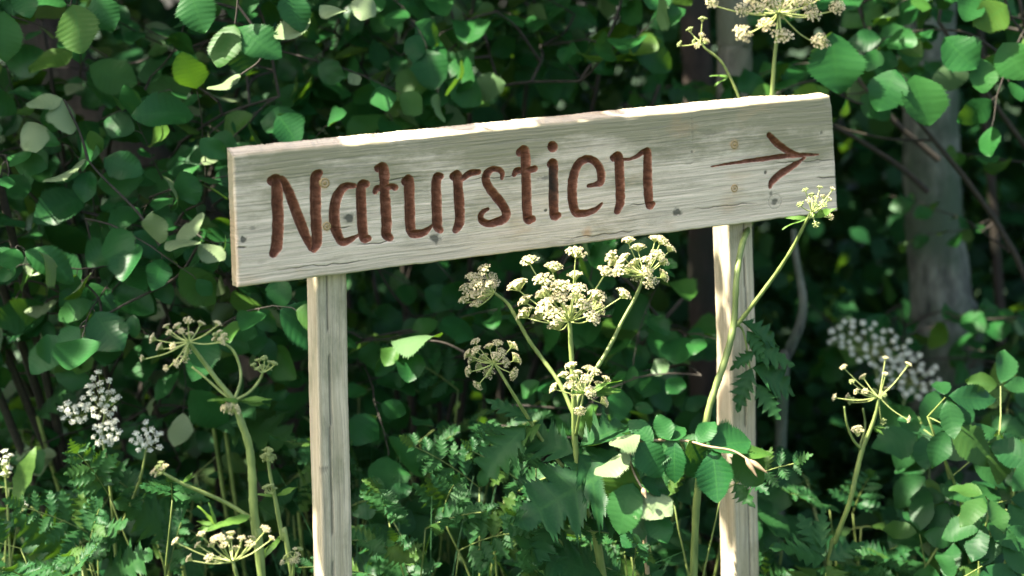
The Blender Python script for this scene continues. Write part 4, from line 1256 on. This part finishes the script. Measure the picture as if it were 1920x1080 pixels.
# unseen sprays added above the frame to shade the left post and board end
shade_sprays = []
for k in range(46):
    q = Vector((-0.31, 2.6, random.uniform(0.55, 1.25))) if k % 3 else Vector((-0.43, 2.52, random.uniform(1.18, 1.46)))
    shade_sprays.append(q + TO_SUN * ((random.uniform(2.05, 2.5) - q.z) / TO_SUN.z) + vrand(0.045))
right_shade_sprays = []  # further sprays added out of view to shade the right post
for k in range(18):
    q = Vector((0.34, 2.87, random.uniform(0.78, 1.24)))
    right_shade_sprays.append(q + TO_SUN * ((random.uniform(2.25, 2.5) - q.z) / TO_SUN.z) + vrand(0.02))
for k, q in enumerate(shade_sprays):
    if k % 8 == 0: S1.stem([b0 + vrand(0.05), b0.lerp(q, 0.6) + Vector((-0.05, 0, 0.25)), q], 0.010, 0.004, node=True)
    S1.attach(q, 0.0025)
    S1.spray(q, vrand(1), 0.12, 6, 0.085, 0.2, TO_SUN, 0.002, 0.3, 0.2)
for q in right_shade_sprays:
    S1.attach(q, 0.0025)
    S1.spray(q, vrand(1), 0.05, 5, 0.055, 0.2, TO_SUN, 0.002, 0.3, 0.2)
# the leaves that stand out at the left
HL = [((118, 185), (50, 200), 3.0, -.02, (-0.3, -0.35, 0.9)), ((118, 188), (126, 252), 3.0, -.03, (0.5, -0.5, 0.7)), ((104, 196), (88, 248), 3.02, .0, (0, -0.9, 0.2)), ((52, 228), (78, 288), 3.0, -.04, (-0.2, -0.4, 0.9)), ((60, 282), (18, 312), 3.0, -.02, (-0.3, -0.5, 0.8)),
      ((160, 300), (88, 350), 3.0, -.04, (-0.25, -0.3, 0.95)), ((170, 320), (150, 372), 3.0, -.03, (0, -0.5, 0.85)), ((195, 295), (262, 330), 3.05, -.02, (0, -0.8, 0.5)), ((168, 245), (186, 288), 3.05, .0, (0, -0.95, 0.3)), ((300, 458), (284, 396), 2.98, -.03, (-0.2, -0.55, 0.85)),
      ((330, 452), (388, 408), 3.0, .02, (-0.1, -0.45, 0.9)), ((310, 455), (378, 468), 2.98, -.04, (0, -0.15, 1.0)), ((372, 458), (418, 492), 2.98, -.02, (-0.1, -0.45, 0.9)), ((152, 524), (98, 482), 3.02, -.0, (0, -0.8, 0.5)), ((162, 500), (222, 452), 3.04, .02, (0, -0.85, 0.45)), ((226, 492), (292, 462), 3.04, .0, (0, -0.8, 0.4)),
      ((300, 518), (312, 572), 3.03, -.02, (0, -0.9, 0.3)), ((330, 520), (392, 548), 3.03, -.02, (0, -0.8, 0.5)), ((350, 512), (398, 500), 3.0, .0, (0, -0.6, 0.8)), ((185, 600), (108, 552), 3.02, -.01, (0, -0.85, 0.4)), ((118, 632), (52, 694), 3.0, -.04, (0, -0.85, 0.45)), ((88, 626), (104, 682), 3.0, -.03, (0.2, -0.9, 0.3)), ((250, 590), (246, 630), 3.0, -.02, (0, -0.7, 0.4)),
      ((215, 610), (225, 645), 3.04, -.01, (0, -0.9, 0.3)), ((170, 530), (196, 590), 3.05, -.01, (0, -0.9, 0.3)), ((235, 545), (290, 590), 3.05, -.01, (0, -0.9, 0.3)), ((130, 600), (150, 655), 3.05, -.02, (0, -0.9, 0.3)), ((136, 8), (160, 98), 2.95, -.03, (0.1, -0.85, 0.45)), ((178, -12), (208, 56), 2.97, -.02, (0, -0.85, 0.45)), ((354, -25), (380, 58), 2.96, -.03, (-0.1, -0.85, 0.45)),
      ((8, 20), (2, 112), 2.95, -.03, (0.6, -0.7, 0.3)), ((40, -25), (52, 35), 2.96, -.02, (0, -0.9, 0.4)), ((440, 45), (400, 120), 2.98, -.04, (-0.2, -0.75, 0.55)), ((445, 50), (520, 110), 2.98, -.03, (0.2, -0.8, 0.5)), ((540, -20), (560, 60), 2.98, -.02, (0.2, -0.8, 0.4)), ((600, 10), (650, 35), 3.0, -.03, (0, -0.4, 0.9)), ((690, -15), (672, 38), 3.0, -.02, (0, -0.5, 0.8)), ((450, 140), (395, 175), 3.0, -.04, (0, -0.1, 1)),
      ((440, 55), (470, 140), 3.03, -.0, (0, -0.8, 0.5)), ((560, 240), (490, 215), 3.15, -.0, (0, -0.8, 0.5)), ((520, 215), (565, 270), 3.15, -.02, (0, -0.8, 0.5)), ((580, 30), (520, 80), 3.0, -.03, (0, -0.35, 0.95)), ((375, 260), (420, 300), 3.05, -.0, (0, -0.8, 0.5)), ((340, 320), (365, 385), 3.05, -.0, (0, -0.9, 0.4))]
PALE = {0, 1, 3, 5, 9, 10, 11, 12, 35, 36, 37, 41}
for k, (b, t_, y, dy, fc) in enumerate(HL):
    S1.hleaf(b, t_, y, dy, fc, 1.0, flip=k in PALE)
for pts in ([(133, 8), (140, -40), (150, -120)], [(440, 52), (446, 0), (452, -110)], [(452, 140), (490, 108), (480, 60), (446, 10)], [(165, 300), (190, 330), (260, 400), (300, 460)], [(118, 630), (170, 606), (235, 570), (330, 520), (372, 460)], [(120, 186), (150, 250), (165, 300)], [(152, 524), (185, 560), (190, 598)], [(178, -10), (170, -80)], [(354, -22), (380, -100)], [(540, -20), (545, -100)]):
    P = [U(a, b, 3.0) for a, b in pts]
    c = curve(P, 6); S1.mb.tube(c, lerp_list([0.0016, 0.003], len(c)), 5, False)
S1.finish()

# hazel behind the board
S2 = Plant('hazel_shrub', G(-0.2, 4.2), 'round-leaved hazel shrub in the shade directly behind the sign board', 'shrub', 'hazel', 'hazel', 'twig', 'shrubs behind the sign')
b0 = G(-0.2, 4.2)
for px, py, y in ((600, 60, 3.9), (740, 20, 3.8), (880, 60, 3.8), (1000, 20, 3.9), (1140, 60, 3.8), (1250, 120, 3.8), (700, 520, 3.7), (900, 560, 3.7), (1100, 600, 3.7), (1280, 560, 3.6), (820, 640, 3.5)):
    e = U(px, py, y)
    S2.stem([b0 + vrand(0.06), b0.lerp(e, 0.5) + vrand(0.04), e], 0.012, 0.004)
fill(S2, (560, 1230, -140, 290), 3.45, 4.05, 58, size=0.09, face=(0, -0.75, 0.5), spread=0.5)
fill(S2, (640, 1340, 440, 700), 3.25, 3.95, 34, size=0.088, face=(0, -0.65, 0.6), spread=0.45)
fill(S2, (760, 1330, 560, 800), 3.15, 3.6, 16, size=0.078, face=(0, -0.5, 0.75), spread=0.45)
S2.hleaf((735, 640), (835, 635), 3.0, -.05, (0, -0.25, 0.95), 1.0, flip=True)
S2.hleaf((745, 650), (720, 685), 3.0, -.02, (0, -0.7, 0.6))
S2.hleaf((775, 660), (765, 715), 3.0, -.04, (0, -0.9, 0.3))
S2.hleaf((520, 520), (525, 575), 3.0, -.03, (0, -0.7, 0.6))
P = [U(a, b, 3.02) for a, b in ((735, 640), (760, 655), (800, 640), (850, 650), (930, 700))]
c = curve(P, 5); S2.mb.tube(c, lerp_list([0.0014, 0.003], len(c)), 5, False)
S2.finish()

# branch hanging in at the upper right
S3 = Plant('hazel_shrub', G(1.35, 3.75), 'dark leafy shrub hanging in at the upper right corner', 'shrub', 'hazel', 'hazel', 'twig', 'shrubs behind the sign')
b0 = G(1.35, 3.75)
for px, py, y in ((1900, -60, 3.6), (1760, 40, 3.6), (1640, 120, 3.6), (1990, 200, 3.6), (1930, 480, 3.7)):
    e = U(px, py, y)
    S3.stem([b0 + vrand(0.05), Vector((1.25, 3.75, 0.9)) + vrand(0.05), e], 0.012, 0.004)
fill(S3, (1560, 1980, -140, 170), 3.35, 3.9, 20, size=0.085, face=(0, -0.85, 0.35), spread=0.4, holes=((1660, 1830, -20, 300, 0.85),))
fill(S3, (1520, 1640, 110, 260), 3.4, 3.7, 4, size=0.085, face=(0, -0.9, 0.3), spread=0.3)
fill(S3, (1840, 2150, 120, 560), 3.5, 4.0, 12, size=0.06)
fill(S3, (1640, 1960, 560, 780), 3.9, 4.2, 16, size=0.08)
for b, t_ in (((1560, 60), (1570, 175)), ((1680, 130), (1650, 205)), ((1715, 140), (1740, 235)), ((1830, -15), (1812, 42)), ((1890, 10), (1835, 48)), ((1770, 70), (1830, 130)), ((1840, 110), (1850, 175)), ((1880, 80), (1920, 150))):
    S3.hleaf(b, t_, 3.2, -.03, (0, -0.9, 0.35), 1.0)
for pts in ([(1550, 92), (1600, 140), (1650, 195), (1690, 240), (1760, 300)], [(1560, 235), (1620, 268), (1690, 315), (1740, 360)]):
    P = [U(a, b, 3.9) for a, b in pts]; c = curve(P, 6)
    S3.mb.tube(c, lerp_list([0.004, 0.008], len(c)), 6, False)
S3.finish()

# crooked dead stem right of the post
dead = Plant('dead_branch', G(0.62, 3.7), 'crooked pale dead stem in the shade right of the right post', 'branch', 'alder', 'alder', 'bark_grey', None, 'stem')
c = curve([U(1488, 430, 3.7), U(1492, 480, 3.7), U(1506, 560, 3.7), U(1500, 610, 3.7), U(1480, 660, 3.7), U(1468, 740, 3.7), G(0.58, 3.75)], 6)
dead.mb.tube(c, lerp_list([0.006, 0.011, 0.014], len(c)), 7, False)
dead.finish()

# birch-like shoot in front of the right post
YS = 2.57
S4 = Plant('alder_shoot', (U(1190, 1080, YS).x, YS, 0), 'leafy alder shoot with pale buds reaching across the right post', 'shrub', 'alder', 'alder', 'youngtwig', None, 'twigs')
c = [U(1240, 1200, YS + .1), U(1215, 1080, YS + .05), U(1205, 960, YS + .02), U(1196, 900, YS), U(1180, 860, YS), U(1192, 826, YS), U(1280, 826, YS), U(1327, 837, YS - .02), U(1373, 845, YS - .03), U(1400, 860, YS - .04), U(1425, 875, YS - .04)]
S4.stem([Vector((c[0].x + .03, c[0].y + .02, 0.0))] + c[:6], 0.005, 0.002)
S4.stem([c[5]] + c[6:], 0.0024, 0.0014)
S4.stem([c[4], U(1190, 890, YS - .02), U(1208, 922, YS - .03)], 0.002, 0.0014)
for b, t_, dy, fc, w in (((1200, 815), (1140, 832), -.02, (-0.2, -0.3, 0.95), 1.1), ((1180, 850), (1122, 900), -.03, (-0.3, -0.4, 0.9), 1.0), ((1188, 905), (1152, 998), -.03, (-0.1, -0.95, 0.3), 1.0), ((1200, 925), (1238, 975), -.04, (0.2, -0.5, 0.85), 1.0), ((1210, 922), (1262, 968), -.03, (0.0, -0.35, 0.9), 0.95), ((1222, 950), (1248, 1020), -.03, (0, -0.9, 0.3), 0.9),
                         ((1196, 830), (1245, 890), -.02, (0.2, -0.9, 0.3), 1.1), ((1275, 828), (1190, 855), .02, (-0.1, -0.8, 0.5), .9), ((1335, 845), (1352, 942), -.03, (-0.55, -0.75, 0.35), 0.85), ((1330, 838), (1405, 822), .03, (0, -0.7, 0.7), 1.0), ((1375, 848), (1432, 915), .02, (0.2, -0.85, 0.4), .9), ((1290, 826), (1325, 900), .02, (0.2, -0.8, 0.5), 1.0), ((1240, 822), (1290, 800), .03, (0, -0.4, 0.9), .9), ((1185, 870), (1150, 955), .01, (0, -0.8, 0.4), 1.0),
                         ((1255, 826), (1235, 775), .02, (-0.3, -0.5, 0.8), .9), ((1305, 830), (1345, 790), .02, (0, -0.6, 0.8), .9), ((1350, 842), (1310, 905), .01, (-0.3, -0.7, 0.6), .9), ((1225, 828), (1180, 785), .02, (-0.4, -0.4, 0.8), .85), ((1265, 828), (1262, 905), -.02, (-0.4, -0.7, 0.6), .9), ((1390, 856), (1448, 838), .02, (-0.2, -0.5, 0.8), .8), ((1200, 900), (1262, 925), .02, (-0.3, -0.6, 0.7), .9), ((1212, 960), (1170, 1030), .0, (-0.4, -0.7, 0.5), .9)):
    S4.hleaf(b, t_, YS - .01, dy, fc, w, flip=b in ((1200, 815), (1180, 850), (1200, 925), (1210, 922)))
for b, t_ in (((1398, 858), (1420, 895)), ((1405, 862), (1440, 888)), ((1205, 915), (1212, 935))):
    B, E_ = U(b[0], b[1], YS - .04), U(t_[0], t_[1], YS - .05)
    o = MB(); o.tube(curve([B, B.lerp(E_, .5), E_], 4), [0.0012, 0.003, 0.0042, 0.0044, 0.004, 0.003, 0.0022, 0.0014, 0.0004], 6)
    o.build('bud', M['youngtwig'], S4.root)
S4.finish()

# ------------------------------------------------------------------ brambles and nettles along the bottom
def bramble(px, py, y, h, n, label, key='bramble', size=0.075):
    b = U(px, 1080, y)
    pl = Plant('bramble', G(b.x, y), label, 'plant', key, key, 'stem', 'brambles under the trees')
    g0 = G(b.x, y)
    for k in range(n):
        e = U(px + random.uniform(-120, 120), py + random.uniform(-20, 130), y + random.uniform(-0.25, 0.2))
        cc = pl.stem([g0 + vrand(0.04), g0.lerp(e, 0.55) + Vector((0, 0, 0.12)) + vrand(0.03), e], 0.004, 0.002)
        for q in cc[len(cc) // 2::3] + [cc[-1]]:
            side = vrand(1.0); side.y -= 0.4
            st = q + side.normalized() * 0.05 + Vector((0, 0, 0.02))
            pl.mb.tube([q, st], [0.0014, 0.001], 4, False)
            d0 = (st - q).normalized()
            nrm = Vector((0, -0.6, 0.75)) + vrand(0.25)
            for ang in (-75, 0, 75):
                ax = Matrix.Rotation(R(ang + random.uniform(-12, 12)), 3, nrm.normalized()) @ (d0 - nrm.normalized() * d0.dot(nrm.normalized()))
                pl.leaf(st + ax.normalized() * 0.006, ax + Vector((0, 0, -0.2)), nrm + vrand(0.15), size * (1.1 if ang == 0 else 0.85) * random.uniform(0.85, 1.15))
    return pl.finish()
for a in ((1790, 800, 3.15, 0, 5, 'bramble with three-part leaves in the shade at the lower right, below the grey trunk'), (1890, 960, 2.95, 0, 5, 'bramble with toothed leaves in the lower right corner'), (1680, 1010, 3.1, 0, 4, 'bramble at the foot of the small budding hogweed at the right'),
          (1990, 760, 3.4, 0, 4, 'bramble at the right edge, under the hanging dark shrub'), (1500, 900, 3.45, 0, 4, 'bramble just right of the right post, low down'), (1200, 1020, 3.25, 0, 4, 'bramble between the flowering hogweed and the right post'),
          (90, 930, 3.25, 0, 5, 'bramble in the lower left corner among the dark nettles'), (330, 900, 3.35, 0, 5, 'bramble behind the tall budding hogweed, beside the white umbels'), (720, 960, 3.15, 0, 4, 'bramble in the grass right of the left post'), (850, 850, 3.35, 0, 5, 'bramble in the deep shade between the posts'), (1000, 1040, 3.0, 0, 4, 'bramble at the bottom edge under the flowering hogweed'), (560, 830, 3.5, 0, 4, 'bramble in the shade behind the left post'), (1270, 780, 3.3, 0, 5, 'bramble behind the stem that leans across the right post')):
    bramble(*a)


def nettle(px, y, h, label, lean=0.0, n=7, size=0.085):
    b = U(px, 1000, y)
    g0 = G(b.x, y)
    pl = Plant('nettle', g0, label, 'plant', 'nettle', 'nettle', 'stem', 'nettles in the undergrowth')
    top = g0 + Vector((lean * h, -0.06 * h, h))
    cc = pl.stem([g0, g0.lerp(top, .5) + vrand(0.02), top], 0.0035, 0.0015)
    for k in range(n):
        q = cc[int((0.3 + 0.7 * (k + 1) / n) * (len(cc) - 1))]
        az = k * 1.57 + random.uniform(-.2, .2)
        for sgn in (0, math.pi):
            ax = Vector((math.cos(az + sgn), math.sin(az + sgn), random.uniform(-0.25, 0.15)))
            pl.leaf(q + ax * 0.02, ax, Vector((0, -0.35, 0.9)) + vrand(0.2), size * (1.15 - 0.55 * k / n) * random.uniform(.85, 1.15), 1.1, q)
    return pl.finish()
for px, y, h, lab in (
        (40, 2.95, 0.62, 'dark nettle in the bottom left corner, in front of the others there'),
        (130, 3.02, 0.64, 'dark nettle below the blurred white umbel at the lower left'),
        (210, 3.0, 0.60, 'low dark nettle left of the tall budding hogweed, at the bottom edge'),
        (-40, 3.1, 0.78, 'tall dark nettle at the left edge beside the tufted flower spike'),
        (270, 3.15, 0.70, 'dark nettle directly behind the lowest flower head of the tall budding hogweed'),
        (360, 3.2, 0.66, 'dark nettle between the white umbels and the tall budding hogweed stem'),
        (150, 3.4, 0.80, 'shaded nettle behind the blurred white umbel at the lower left'),
        (430, 3.3, 0.74, 'shaded nettle right behind the tall budding hogweed stem'),
        (545, 3.3, 0.70, 'shaded nettle just left of the left post'),
        (690, 3.2, 0.58, 'low nettle in the grass just right of the left post'),
        (790, 3.35, 0.62, 'nettle in the middle of the grass between the posts'),
        (900, 3.15, 0.62, 'nettle left of the flowering hogweed, at its lobed leaves'),
        (1180, 3.2, 0.70, 'nettle behind the leafy alder shoot, left of the right post'),
        (1450, 3.05, 0.62, 'nettle just right of the foot of the right post'),
        (1540, 3.3, 0.66, 'nettle behind the small budding hogweed at the right'),
        (620, 3.6, 0.90, 'tall shaded nettle far behind the left post'),
        (500, 3.7, 0.95, 'tall shaded nettle far behind the slender hogweed bud')):
    nettle(px, y, h, lab, random.uniform(-.12, .12))

# big basal hogweed leaves, lower left and centre
basal = Plant('hogweed', G(-0.55, 3.3), 'low hogweed rosette of broad lobed leaves behind the left stem', 'plant', 'hogleaf', 'hogleaf', 'stem', 'low hogweed leaves')
for b, t_, y in (((400, 800), (530, 720), 3.2), ((420, 790), (560, 830), 3.2), ((330, 1000), (220, 940), 3.0), ((130, 1040), (30, 960), 2.9), ((150, 1040), (240, 980), 2.9), ((120, 1080), (10, 1070), 2.85), ((190, 1090), (290, 1040), 2.85), ((560, 960), (600, 860), 3.2), ((70, 780), (150, 700), 3.3)):
    basal.hleaf(b, t_, y, -.04, (0, -0.6, 0.75), 1.0)
    q = U(b[0], b[1], y); basal.mb.tube(curve([q, Vector((q.x * .9 - .04, q.y + .1, q.z * .5)), Vector((q.x * .85 - .05, q.y + .15, 0.0))], 4), 0.004, 5, False)
basal.finish()

# ------------------------------------------------------------------ grass
def grass(name, label, boxes, n, seed):
    rr = random.Random(seed)
    VV, FF, UU = [], [], []
    nv = 0
    for i in range(n):
        x0, x1, y0, y1, h0, h1 = rr.choice(boxes)
        x, y = rr.uniform(x0, x1), rr.uniform(y0, y1)
        h = rr.uniform(h0, h1)
        az = rr.uniform(0, 6.28); bend = rr.uniform(0.05, 0.7) * h; w = rr.uniform(0.0014, 0.004)
        g0 = float(ground_z(np.array(x), np.array(y)))
        sd = Vector((math.cos(az + 1.57), math.sin(az + 1.57), 0))
        k = 7
        for j in range(k + 1):
            t_ = j / k
            c = Vector((x + math.cos(az) * bend * t_ ** 2.2, y + math.sin(az) * bend * t_ ** 2.2, g0 + h * (t_ - 0.28 * (bend / h) * t_ ** 3)))
            ww = w * (1 - t_ ** 1.6) + 0.0003
            VV += [tuple(c - sd * ww), tuple(c + sd * ww + Vector((0, 0, ww * .5)))]
            UU += [(0.0, t_), (1.0, t_)]
        for j in range(k):
            a = nv + 2 * j
            FF.append((a, a + 1, a + 3, a + 2))
        nv += 2 * (k + 1)
    o = link(name, mesh_np(name, VV, FF, UU, M['grass']))
    tag(o, label, 'grass', kind='stuff')
grass('grass', 'long thin grass blades growing between the two posts', [(-0.35, 0.12, 2.8, 3.5, 0.45, 0.9), (-0.5, 0.2, 2.6, 3.2, 0.3, 0.68), (-1.3, 1.6, 2.7, 4.2, 0.25, 0.55)], 1250, 3)

# ------------------------------------------------------------------ undergrowth and thicket that read as one mass
mats = []
for i in range(13000):
    x, y = random.uniform(-2.8, 3.2), random.uniform(2.9, 5.6)
    z = float(ground_z(np.array(x), np.array(y))) + random.random() ** 1.1 * (0.36 + 0.22 * (y - 2.9))
    mats.append(rand_leaf((x, y, z), random.uniform(0.05, 0.09), 0.8, 0.45))
tag(joined_leaves('undergrowth', mats, 'far', M['nettle']), 'dense low undergrowth in the shade under the trees', 'undergrowth', kind='stuff')
mats = []
cl = [Vector((random.uniform(-4.5, 5), random.uniform(4.7, 7.5), random.uniform(0.0, 3.0))) for _ in range(760)]
for c in cl:
    for k in range(70):
        p = c + vrand(0.22)
        if p.y < 4.5: continue
        mats.append(leaf_matrix(p, vrand(1) + Vector((0, 0, -.3)), Vector((0, -0.5, 0.7)) + vrand(0.5), random.uniform(0.06, 0.11)))
tag(joined_leaves('thicket_foliage', mats, 'crown', M['far']), 'dark leafy thicket closing off the background behind the trees', 'thicket', kind='stuff')

mats = []  # out-of-view canopy added to keep the background dark
cl = [Vector((random.uniform(-6, 7), random.uniform(4.9, 10.5), random.uniform(2.9, 5.2))) for _ in range(420)]
for c in cl:
    for k in range(46):
        mats.append(rand_leaf(c + Vector((random.gauss(0, .42), random.gauss(0, .42), random.gauss(0, .2))), 0.14))
tag(joined_leaves('shading_canopy_foliage', mats, 'crown', M['crown']), 'unseen leaf canopy added over the background thicket to shade it', 'wood', kind='stuff')


# ------------------------------------------------------------------ feathery wild chervil filling the foot of the hedge
def chervil(px, py, y, label, n=6, size=0.055):
    b = U(px, 1080, y)
    g0 = G(b.x, y + 0.1)
    pl = Plant('wild_chervil', g0, label, 'plant', 'hogleaf', 'hogleaf', 'stem', 'wild chervil at the foot of the hedge', 'stalks', leafname='leaflet')
    for k in range(n):
        e = U(px + random.uniform(-110, 110), py + random.uniform(-40, 120), y + random.uniform(-0.14, 0.12))
        cc = pl.stem([g0 + vrand(0.02), g0.lerp(e, 0.6) + Vector((0, 0, 0.06)) + vrand(0.02), e], 0.003, 0.0012)
        d = (cc[-1] - cc[-4]).normalized()
        d = (d + Vector((random.uniform(-.8, .8), -0.5, -0.35))).normalized()
        nrm = (Vector((0, -0.55, 0.8)) + vrand(0.2)).normalized()
        side = d.cross(nrm).normalized()
        p = cc[-1].copy()
        pts = [p.copy()]
        for j in range(5):
            p = p + d * size * 0.62 + Vector((0, 0, -0.002 * j))
            pts.append(p.copy())
            f = 1.15 - 0.17 * j
            for sg in (-1, 1):
                pl.leaf(p, side * sg + d * 0.55 + vrand(0.08), nrm + vrand(0.15), size * f * random.uniform(.85, 1.15), 0.85)
        pl.leaf(p, d, nrm, size * 0.7, 0.9)
        pl.mb.tube(pts, [0.0012] * len(pts), 4, False)
    return pl.finish()
for a in ((930, 900, 2.86, 'feathery wild chervil left of the flowering hogweed stem'), (760, 1010, 2.9, 'feathery wild chervil at the bottom edge, right of the left post'), (1130, 1030, 2.75, 'feathery wild chervil at the bottom edge under the alder shoot'), (1250, 930, 2.95, 'feathery wild chervil just left of the right post'),
          (1500, 1075, 3.0, 'feathery wild chervil at the bottom edge, right of the right post'), (1660, 985, 3.15, 'feathery wild chervil behind the small budding hogweed'), (110, 1040, 2.8, 'feathery wild chervil in the bottom left corner'), (270, 960, 2.9, 'feathery wild chervil between the white umbels and the budding hogweed'), (640, 880, 3.2, 'feathery wild chervil in the shade right behind the left post'), (840, 760, 3.3, 'feathery wild chervil in deep shade between the posts')):
    chervil(*a)
